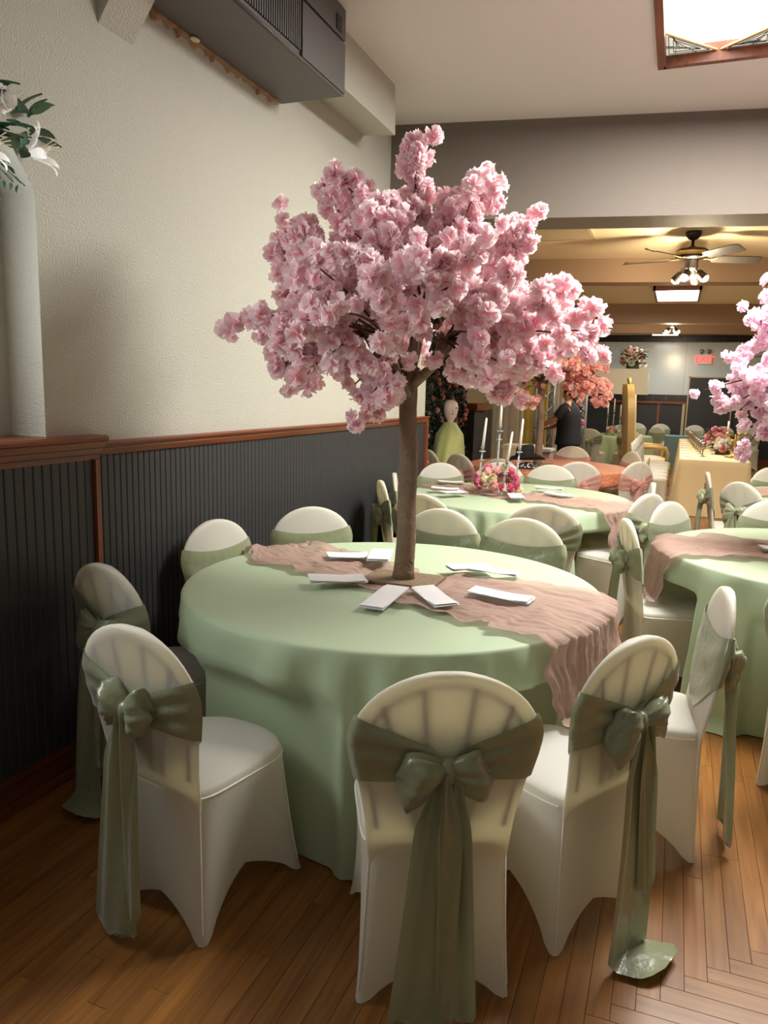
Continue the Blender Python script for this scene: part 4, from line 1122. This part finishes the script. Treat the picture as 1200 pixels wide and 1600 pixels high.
lily(t, (.05, .045, -.02), .85); lily(t, (.05, -.16, -.06), .8)
for k in range(3):
    y0 = -.02 + k * .03 - .1
    MB().tube([(.02, y0, -.04), (.03, y0 + .02, -.10), (.03, y0 + .05 + .02 * k, -.13)], .002, 5).build('vine', 'green_leaf', t)
    for q in range(4):
        o = put('leaf', LEAF, t, (.03, y0 + .02 * q, -.06 - .025 * q)); o.rotation_euler = (r_.uniform(-.6, .6), .5, r_.uniform(0, 3)); o.scale = (.45, .45, .45)

# vine wall in the alcove: hanging vines with leaves and blush flowers
r_ = random.Random(50)
def vine_curtain(label, x, y0, y1, z0, z1, n, nl, nf, seed, group='flowering vines in the alcove'):
    q_ = random.Random(seed); t = thing('hanging_vine', label, 'vine', (x, (y0 + y1) / 2, z0), 0, group)
    hw = (y1 - y0) / 2; mb = MB()
    for k in range(n):
        yy = q_.uniform(-hw, hw); mb.tube([(q_.uniform(0, .1), yy + q_.uniform(-.05, .05), (z1 - z0) * i / 6) for i in range(7)], .004, 5)
    mb.build('stem', 'dark_leaf', t)
    lv = MB()
    for k in range(nl):
        p = Vector((q_.uniform(-.01, .10), q_.uniform(-hw, hw), q_.uniform(0.05, z1 - z0))); a = Matrix.Rotation(q_.uniform(0, 6.28), 3, 'Z') @ Matrix.Rotation(q_.uniform(-1, 1), 3, 'Y') @ Matrix.Rotation(q_.uniform(-1, 1), 3, 'X')
        L_, W_ = q_.uniform(.06, .10), q_.uniform(.035, .055)
        lv.add([p + a @ Vector(v) for v in ((0, 0, 0), (L_ * .5, W_ * .5, .01), (L_, 0, -.02), (L_ * .5, -W_ * .5, .01))], [(0, 1, 2, 3)])
    o = lv.build('leaves', 'vine_leaf', t); o['kind'] = 'stuff'
    for k in range(nf):
        o = put('flower', ROSES[('petal_blush', 'petal_pale', 'petal_blush')[k % 3]][k % 2], t, (q_.uniform(.05, .11), q_.uniform(-hw, hw), q_.uniform(.1, z1 - z0)))
        aim(o, (1, q_.uniform(-.9, .3), q_.uniform(-.3, .6)), q_); s = q_.uniform(.7, 1.2); o.scale = (s, s, s)
vine_curtain('dense flowering vine hanging at the end of the beadboard wall', -0.22, 6.82, 7.16, .1, 2.4, 5, 560, 36, 1)
vine_curtain('dark flowering vine wall behind the lime gown', -0.77, 7.4, 9.1, .1, 2.6, 12, 2200, 90, 2)
vine_curtain('flowering vine wall running up to the dark pilaster', -0.77, 9.3, 10.75, .4, 2.5, 12, 1800, 80, 3)

# ================================================================== things in the back room
# mannequin in lime gown
t = thing('dress_mannequin', 'white faced dress mannequin wearing a lime green ball gown', 'mannequin', (-0.37, 8.88, 0))
MB().lathe([(.045, 1.10), (.042, 1.22), (.05, 1.235), (.075, 1.27), (.088, 1.33), (.092, 1.38), (.082, 1.43), (.05, 1.462), (.008, 1.47)], 18).build('head', 'mannequin_white', t)
MB().lathe([(.09, .9), (.12, .95), (.13, 1.02), (.12, 1.09), (.07, 1.14), (.046, 1.18), (.045, 1.2)], 18).build('torso', 'mannequin_white', t)
MB().ball((.055, -.07, 1.345), (.014, .016, .022), 8, 6).build('nose', 'mannequin_white', t)
for dx in (.03, .085): MB().ball((dx, -.066 + .02 * (dx > .05), 1.375), (.012, .008, .005), 8, 6).build('eye', 'unit_grey', t)
MB().ball((.05, -.07, 1.305), (.02, .008, .007), 8, 6).build('mouth', 'petal_blush', t)
rows = []
for i in range(18):
    f = i / 17; z = lerp(1.20, .01, f); rr = interp(f, [(0, .07), (.06, .12), (.15, .19), (.3, .30), (.5, .40), (.75, .44), (1, .46)])
    rows.append([(min(1, .15 / rr + .12) * (rr + .02 * f * math.sin(9 * a_ + 1)) * math.cos(a_), .9 * (rr + .03 * f * math.sin(9 * a_ + 1)) * math.sin(a_), z) for a_ in [2 * PI * k / 72 for k in range(72)]])
MB().grid(rows, True).build('gown', 'dress_lime', t)
# side table with cream box behind the gown
t = thing('gift_box', 'cream box standing between the lime gown and the sequin table', 'box', (0.33, 9.95, 0))
flat_edges(MB().box((-.22, -.2, 0), (.22, .2, .86)).build('body', 'upholstery', t, False)); flat_edges(MB().box((-.235, -.215, .86), (.235, .215, .9)).build('lid', 'upholstery', t, False))
# yellow drapes
def drape(name, label, x0, x1, y, z0, z1, m, nf, seed):
    q_ = random.Random(seed); ph = q_.uniform(0, 6); rows = []
    for i in range(13):
        z = lerp(z1, z0, i / 12); rows.append([(lerp(x0, x1, k / 80), y + .05 * math.sin(k / 80 * nf * 6.28 + ph + .3 * math.sin(i * .3)) + .015 * math.sin(k / 80 * nf * 15 + i * .1), z) for k in range(81)])
    o = MB().grid(rows).build(name, m); return tag(o, label, 'drape', 'drapes behind the stage frame')
drape('drape', 'pale cream drape beside the bright yellow ones', -1.0, -.42, 13.9, .02, 2.6, 'drape_white', 4, 1)
drape('drape', 'bright yellow drape behind the sequin table', -.42, .02, 13.86, .02, 2.6, 'drape_yellow', 4, 2)
drape('drape', 'white drape behind the silver lattice frame', .02, .42, 13.9, .02, 2.6, 'drape_white', 4, 3)
# silver lattice posts with flower garland
def lattice_post(x, y, label, h=2.5):
    t = thing('lattice_post', label, 'lattice post', (x, y, 0), .3, 'silver lattice posts of the stage frame')
    w_ = .13
    for a in (-1, 1):
        for b in (-1, 1): MB().tube([(a * w_, b * w_, 0), (a * w_, b * w_, h)], .024, 8).build('upright', 'silver', t)
    n = 9
    for k in range(n):
        z0, z1 = h * k / n, h * (k + 1) / n
        for s in (-1, 1):
            MB().tube([(-w_ * s, -w_, z0), (w_ * s, -w_, z1)], .009, 6).build('brace', 'silver', t)
            MB().tube([(w_, -w_ * s, z0), (w_, w_ * s, z1)], .009, 6).build('brace', 'silver', t)
lattice_post(.10, 12.9, 'silver lattice post before the yellow drape'); lattice_post(.62, 13.0, 'silver lattice post hung with flower garland')
t = thing('plinth', 'pale pink square plinth between the lattice posts', 'plinth', (.06, 12.3, 0)); flat_edges(MB().box((-.3, -.2, .02), (.3, .2, .66)).build('body', 'petal_pale', t, False)); flat_edges(MB().box((-.32, -.22, .66), (.32, .22, .7)).build('top', 'cloth_white', t, False)); flat_edges(MB().box((-.28, -.18, 0), (.28, .18, .03)).build('base', 'cloth_white', t, False))
r_ = random.Random(77)
t = thing('flower_garland', 'pink and green flower garland climbing the lattice post by the person', 'garland', (.62, 12.60, 0), 0)
mb = MB().tube([(.05 * math.sin(i), 0, 2.4 * i / 12) for i in range(13)], .03, 6); mb.build('stem', 'dark_leaf', t)
for k in range(60):
    z = r_.uniform(.1, 2.4); a = r_.uniform(0, 6.28); o = put('leaf', LEAF if k % 2 else LEAFD, t, (.09 * math.cos(a), .09 * math.sin(a), z)); o.rotation_euler = (r_.uniform(-1, 1), r_.uniform(-1, .5), a); o.scale = (1.8, 1.8, 1.8)
for k in range(26):
    z = r_.uniform(.1, 2.4); a = r_.uniform(2.6, 6.6); o = put('flower', ROSES[('petal_rose', 'petal_pale', 'petal_white')[k % 3]][k % 2], t, (.11 * math.cos(a), .11 * math.sin(a), z)); aim(o, (math.cos(a), math.sin(a), .3), r_); o.scale = (1.5, 1.5, 1.5)

# person reaching to the flowers
def person(loc, rz, label):
    """local: facing +x"""
    t = thing('person', label, 'person', loc, rz)
    J = {}; V = []; E = []; Rr = []
    def j(n, p, r, parent=None):
        J[n] = len(V); V.append(p); Rr.append(r)
        if parent: E.append((J[parent], J[n]))
    j('pelvis', (0, 0, .92), (.15, .17)); j('waist', (.0, 0, 1.05), (.135, .16), 'pelvis'); j('chest', (.01, 0, 1.25), (.14, .18), 'waist'); j('upper', (.0, 0, 1.38), (.10, .14), 'chest')
    j('neck', (.02, 0, 1.47), (.052, .052), 'upper'); j('jaw', (.05, 0, 1.53), (.062, .06), 'neck'); j('skull', (.045, 0, 1.60), (.092, .076), 'jaw'); j('crown', (.03, 0, 1.66), (.06, .055), 'skull')
    j('nose', (.125, 0, 1.56), (.014, .014), 'skull')
    for s, n in ((1, 'l'), (-1, 'r')):
        j('sh' + n, (.0, s * .18, 1.38), (.065, .065), 'upper')
        if s > 0: pts = ((.14, .23, 1.20), (.36, .20, 1.10), (.44, .19, 1.085))
        else: pts = ((.12, -.22, 1.18), (.34, -.17, 1.06), (.42, -.15, 1.05))
        j('el' + n, pts[0], (.047, .047), 'sh' + n); j('wr' + n, pts[1], (.03, .03), 'el' + n); j('pa' + n, pts[2], (.034, .022), 'wr' + n)
        for f in range(5):
            o = (f - 2) * .016; e = Vector(pts[2]) + Vector((.07 - abs(o) * .6 if f else .03, o * 1.2 + (-.02 if f == 0 else 0), -.03)); j('fi%s%d' % (n, f), tuple(e), (.009, .009), 'pa' + n)
        j('hip' + n, (0, s * .09, .84), (.105, .10), 'pelvis'); j('kn' + n, (.03, s * .10, .48), (.07, .07), 'hip' + n); j('an' + n, (-.01, s * .10, .09), (.05, .05), 'kn' + n); j('to' + n, (.14, s * .115, .035), (.04, .04), 'an' + n)
    me = bpy.data.meshes.new('body'); me.from_pydata(V, E, []); o = put('body', me, t)
    sk = o.modifiers.new('skin', 'SKIN'); sd = me.skin_vertices[0].data
    for k, r in enumerate(Rr): sd[k].radius = r
    sd[0].use_root = True
    o.modifiers.new('sub', 'SUBSURF').levels = 2; o.modifiers['sub'].render_levels = 2
    me.materials.append(M['skin'])
    # clothing: short sleeved shirt and trousers
    rows = []
    for z, rx, ry, cx_ in ((.84, .20, .23, -.01), (.90, .195, .225, -.01), (1.0, .18, .205, 0), (1.12, .175, .205, .005), (1.25, .175, .215, .01), (1.34, .15, .215, .005), (1.40, .11, .17, .0), (1.44, .08, .10, .01), (1.465, .065, .07, .015)):
        rows.append([(cx_ + (rx + .006 * math.sin(5 * a_ + z * 9)) * math.cos(a_), (ry) * math.sin(a_), z) for a_ in [2 * PI * k / 28 for k in range(28)]])
    mb = MB().grid(rows, True)
    for s, e in ((1, (.11, .22, 1.23)), (-1, (.09, -.22, 1.21))): mb.tube([(0, s * .14, 1.37), (.02, s * .19, 1.35), e], [.085, .085, .072], 14, False)
    mb.build('shirt', 'shirt_black', t)
    mb = MB(); mb.tube([(0, 0, .98), (0, 0, .82)], [.17, .185], 20)
    for s in (-1, 1): mb.tube([(0, s * .085, .88), (.03, s * .10, .48), (-.005, s * .105, .07)], [.125, .09, .078], 16, False)
    mb.build('trousers', 'shirt_black', t)
    mb = MB().ball((.02, 0, 1.625), (.098, .088, .085), 16, 10); mb.ball((-.05, 0, 1.57), (.05, .07, .07), 12, 8); mb.build('hair', 'hair_black', t)
    for s in (-1, 1):
        MB().ball((.105, s * .032, 1.59), (.01, .014, .008), 8, 6).build('eye', 'felt_black', t)
        MB().ball((.03, s * .082, 1.575), (.02, .01, .03), 8, 6).build('ear', 'skin', t)
    MB().ball((.112, 0, 1.525), (.012, .025, .007), 8, 6).build('mouth', 'petal_blush', t)
person((0.70, 11.55, 0), PI * .93, 'person in black shirt and trousers reaching towards the flower garland')

# cowboy hat on a printed cloth
hx, hy2 = 0.66, 8.34
t = thing('printed_cloth', 'crumpled black and white printed bandana under the cowboy hat', 'bandana', (hx + .03, hy2 - .02, H + .003))
rows = []; r_ = random.Random(8)
for i in range(9):
    f = i / 8; rows.append([((.02 + .17 * f + .02 * math.sin(7 * a_) * f) * math.cos(a_), (.02 + .14 * f) * math.sin(a_), .008 + .05 * (1 - f) ** 1.6 + .005 * math.sin(9 * a_ + f * 5)) for a_ in [2 * PI * k / 40 for k in range(40)]])
MB().grid(rows, True).build('cloth', 'bandana', t)
t = thing('cowboy_hat', 'black felt cowboy hat with upturned brim on the sequin table', 'hat', (hx, hy2, H + .085), YAW - .1)
rows = []
for i in range(7):
    f = i / 6; rows.append([((lerp(.105, .23, f)) * math.cos(a_), lerp(.08, .17, f) * math.sin(a_), .01 + .035 * f * f * abs(math.sin(a_)) ** 1.5 - .06 * f * f * abs(math.cos(a_)) ** 3 + (.0 if math.cos(a_) < 0 else .06 * f * f * math.cos(a_))) for a_ in [2 * PI * k / 56 for k in range(56)]])
rows2 = [[(x, y, z - .006) for x, y, z in r] for r in reversed(rows)]
MB().grid(rows + rows2 + [rows[0]], True).build('brim', 'felt_black', t)
rows = []
for i in range(12):
    f = i / 11; rx, ry = interp(f, [(0, .108), (.6, .10), (.85, .088), (.95, .06), (1, .01)]), interp(f, [(0, .083), (.6, .07), (.85, .055), (.95, .035), (1, .006)])
    zz = interp(f, [(0, .01), (.6, .12), (.85, .16), (.95, .165), (1, .14)])
    rows.append([(rx * math.cos(a_), ry * math.sin(a_), zz + (.012 * math.cos(a_) if f > .5 else 0)) for a_ in [2 * PI * k / 40 for k in range(40)]])
MB().grid(rows, True).build('crown', 'felt_black', t)
MB().lathe([(1.0, .012), (1.02, .014), (1.02, .03), (1.0, .032)], 40).build('hat_band', 'unit_dark', t).scale = (.107, .083, 1)
MB().ball((.11, .0, .022), (.006, .012, .01), 8, 6).build('buckle', 'silver', t)

# cream head table
ORD = ['first', 'second', 'third', 'fourth', 'fifth', 'sixth', 'seventh', 'eighth', 'ninth']
LX0, LX1, LY0, LY1 = 2.28, 3.14, 10.85, 16.2
def long_cloth(x0, x1, y0, y1, label, m):
    per = []
    nx, ny = 24, 110
    for k in range(nx): per.append((lerp(x0, x1, k / nx), y0, 0, -1))
    for k in range(ny): per.append((x1, lerp(y0, y1, k / ny), 1, 0))
    for k in range(nx): per.append((lerp(x1, x0, k / nx), y1, 0, 1))
    for k in range(ny): per.append((x0, lerp(y1, y0, k / ny), -1, 0))
    c_ = ((x0 + x1) / 2, (y0 + y1) / 2); rows = []
    for s in (.02, .5, .96): rows.append([(c_[0] + (x - c_[0]) * s, c_[1] + (y - c_[1]) * s, H) for x, y, a, b in per])
    rows.append([(x, y, H - .002) for x, y, a, b in per]); rows.append([(x + a * .006, y + b * .006, H - .014) for x, y, a, b in per])
    for i in range(1, 9):
        f = i / 8; rows.append([(x + a * (.006 + .06 * f + .02 * f * math.sin(k * .55) + .012 * f * math.sin(k * 1.3)), y + b * (.006 + .06 * f + .02 * f * math.sin(k * .55)), lerp(H - .014, .004, f)) for k, (x, y, a, b) in enumerate(per)])
    return tag(MB().grid(rows, True).build('tablecloth', m), label, 'tablecloth')
long_cloth(LX0, LX1, LY0, LY1, 'cream floor length cloth on the long head table', 'cloth_cream')
def goblet(x, y, k):
    t = thing('goblet', ORD[k] + ' pewter goblet of the head table row, counted from the candelabra end', 'goblet', (x, y, H), 0, 'goblets along the head table')
    MB().lathe([(.036, 0), (.036, .005), (.012, .014), (.008, .03)], 16).build('foot', 'pewter', t)
    MB().lathe([(.007, .025), (.009, .06), (.007, .085)], 12).build('stem', 'pewter', t)
    MB().lathe([(.008, .082), (.03, .10), (.042, .13), (.044, .16), (.040, .20), (.037, .20), (.038, .16), (.03, .115)], 16, cap=False).build('bowl', 'pewter', t)
for k in range(9): goblet(2.57 - .017 * k, 11.45 + k * .5, k)
for k in range(7):
    t = thing('place_card', ORD[k] + ' flat white menu card on the head table, counted from the candelabra end', 'card', (2.35, 11.5 + k * .6, H + .003), .02 * k, 'menu cards along the head table')
    flat_edges(MB().box((-.06, -.12, 0), (.06, .12, .004)).build('sheet', 'paper', t, False)); MB().box((-.045, -.1, .004), (.045, .1, .006)).build('insert', 'cloth_white', t, False)
bouquet((2.86, 13.5, H), 'pink rose arrangement on the cream head table', 'bouquet', .18, .30, .28, 26, ['petal_rose', 'petal_blush', 'petal_pale'], 8, 20, 1.5)
bouquet((2.86, 12.08, H), 'yellow white and green flowers at the end of the cream head table', 'bouquet', .18, .2, .16, 18, ['petal_cream', 'petal_white', 'petal_blush'], 9, 30, 1.2)
bouquet((2.84, 12.75, H), 'peach rose cluster between the goblets and the gold candelabra', 'bouquet', .14, .2, .2, 16, ['petal_blush', 'petal_pale'], 10, 16, 1.3)
t = thing('candelabra', 'gold crystal candelabra at the end of the cream head table', 'candelabra', (2.98, 11.55, H))
MB().lathe([(.11, 0), (.11, .012), (.05, .03), (.02, .06), (.016, .3), (.03, .32)], 18).build('base', 'gold', t)
for k in range(9):
    a = 2 * PI * k / 9; c_, s_ = math.cos(a), math.sin(a)
    MB().lathe([(.03, -.012), (.036, 0), (.03, .012), (.026, 0), (.03, -.012)], 10, (.10 * c_, .10 * s_, .02)).build('scroll_ring', 'gold', t)
for k in range(5):
    a = 2 * PI * k / 5; c_, s_ = math.cos(a), math.sin(a); r0 = 0.0 if k == 4 else .13
    a_ = MB().tube([(0, 0, .24), (.07 * c_, .07 * s_, .22), (.13 * c_, .13 * s_, .27), (.13 * c_, .13 * s_, .33)], .008, 6).build('arm', 'gold', t)
    MB().lathe([(.012, .32), (.03, .335), (.03, .345), (.012, .35)], 12, (.13 * c_, .13 * s_, 0)).build('drip_pan', 'gold', a_)
    MB().tube([(.13 * c_, .13 * s_, .345), (.13 * c_, .13 * s_, .50)], [.012, .008], 8).build('candle', 'candle_wax', a_)
    for q in range(3): MB().ball((.13 * c_ + .02 * math.cos(q * 2.1), .13 * s_ + .02 * math.sin(q * 2.1), .30 - .01 * q), (.008, .008, .016), 6, 4).build('crystal_drop', 'glass_clear', a_)
# white covered chairs in a row along the head table
for k in range(6):
    chair(1.92, 11.15 + k * .52, 0.0, ORD[k] + ' white covered chair with sage sash along the head table, counted from its candelabra end', 'chairs along the head table', var=k % 3)
# gold throne chair
t = thing('throne_chair', 'tall gold framed throne with cream upholstery at the head table', 'throne', (1.77, 14.6, 0), .15)
rows = []
def thr(y, z, x): return (x - .06 * (z - .4), y, z)
for z, hw, zc in ((.35, .33, 0), (.7, .34, 0), (1.2, .36, 0), (1.5, .34, 0), (1.68, .25, 0), (1.78, .10, 0)):
    rows.append([thr(-hw, z, -.28), thr(hw, z, -.28), thr(hw, z, -.40), thr(hw * .6, z, -.46), thr(-hw * .6, z, -.46), thr(-hw, z, -.40)])
flat_edges(MB().grid(rows, True, True).build('backrest', 'throne_gold', t))
rows = []
for z, hw in ((.45, .25), (.8, .27), (1.2, .29), (1.45, .27), (1.6, .15)): rows.append([thr(-hw, z, -.275), thr(0, z, -.22), thr(hw, z, -.275)])
MB().grid(rows).build('back_cushion', 'upholstery', t)
mb = MB().tube([thr(-.10, 1.74, -.35), thr(-.05, 1.82, -.35), thr(0, 1.86, -.35), thr(.05, 1.82, -.35), thr(.10, 1.74, -.35)], [.02, .03, .045, .03, .02], 8); mb.build('crest', 'throne_gold', t)
flat_edges(MB().box((-.32, -.33, .28), (.34, .33, .40)).build('seat_frame', 'throne_gold', t, False)); 
MB().ball((.02, 0, .42), (.31, .30, .09), 18, 10).build('seat_cushion', 'upholstery', t)
for s in (-1, 1):
    MB().tube([(-.30, s * .33, .66), (.0, s * .34, .68), (.24, s * .34, .66), (.28, s * .34, .58), (.26, s * .33, .36)], [.035, .035, .04, .03, .03], 8).build('armrest', 'throne_gold', t)
    for x in (-.28, .30): MB().tube([(x, s * .28, .30), (x * 1.03, s * .29, .12), (x * 1.1, s * .3, 0)], [.035, .025, .035], 8).build('leg', 'throne_gold', t)
# far green table with candlesticks and its chairs
T6 = (0.95, 16.4)
g6 = 'chairs around the far green table'
for a, lb in ((-1.78, 'white covered chair with sage bow before the far green table, near the person'), (-1.25, 'white covered chair with shiny sage bow before the far green table, near the throne'), (.9, 'white covered chair behind the far green table by the throne'), (2.2, 'white covered chair behind the far green table by the white bulkhead'), (1.5, 'white covered chair directly behind the far candlesticks')):
    chair(T6[0] + 1.12 * math.cos(a), T6[1] + 1.12 * math.sin(a), a + PI, lb, g6, var=0)
tablecloth(T6, .8, H, 'sage green round tablecloth at the far end with white candlesticks', 31)
bouquet((.98, 16.3, H), 'small pale flower centrepiece on the far green table', 'bouquet', .16, .16, .10, 18, ['petal_pale', 'petal_white'], 20, 12, 1.1, avoid=[(dx, .0, 0) for dx in (-.12, 0, .13)], foam=False)
for k, (dx, h) in enumerate(((-.12, .42), (.0, .50), (.13, .38))): candlestick(.98 + dx, 16.3, H, h, ['thin glass candlestick at the person side of the far centrepiece', 'tall glass candlestick in the middle of the far centrepiece', 'glass candlestick at the throne side of the far centrepiece'][k], group='glass candlesticks on the far table', s=1.3)
# more far chairs before the far wall, pale blue table
tag(flat_edges(MB().box((0, 0, 0), (.8, .6, .72)).build('tablecloth', 'blue_cloth', loc=(1.98, 17.75, 0), smooth=False)), 'pale blue cloth on a small far table behind the throne', 'tablecloth')
g7 = 'chairs before the far wall'
for k, (x, y, a, lb) in enumerate(((1.30, 19.0, -1.6, 'white covered chair before the far wainscot, beside the throne'), (1.92, 19.05, -1.3, 'white covered chair behind the pale blue table'), (2.55, 19.05, -1.8, 'white covered chair before the dark doorway'), (3.15, 18.95, -1.9, 'white covered chair just past the dark doorway'), (3.75, 18.6, -1.6, 'white covered chair behind the lilac blossoms'))):
    chair(x, y, a, lb, g7, var=k % 3)
# white bulkhead with flowers
t = thing('bulkhead_cabinet', 'glossy white hanging bulkhead below the flower arrangement', 'cabinet', (0, 17.4, 0))
flat_edges(MB().box((-2.6, 0, 1.60), (1.55, .5, 2.12)).build('body', 'exit_white', t, False)); flat_edges(MB().box((-2.6, -.02, 2.12), (1.56, .52, 2.15)).build('top', 'exit_white', t, False))
flat_edges(MB().box((-2.6, .3, .0), (-.6, .5, 1.60)).build('support', 'charcoal_paint', t, False))
bouquet((1.20, 17.6, 2.15), 'dark leafed white and pink flower arrangement on the white bulkhead', 'bouquet', .26, .24, .42, 26, ['petal_white', 'petal_pale', 'petal_cream', 'petal_blush'], 30, 90, 1.5, LEAFD, name='flower_arrangement')
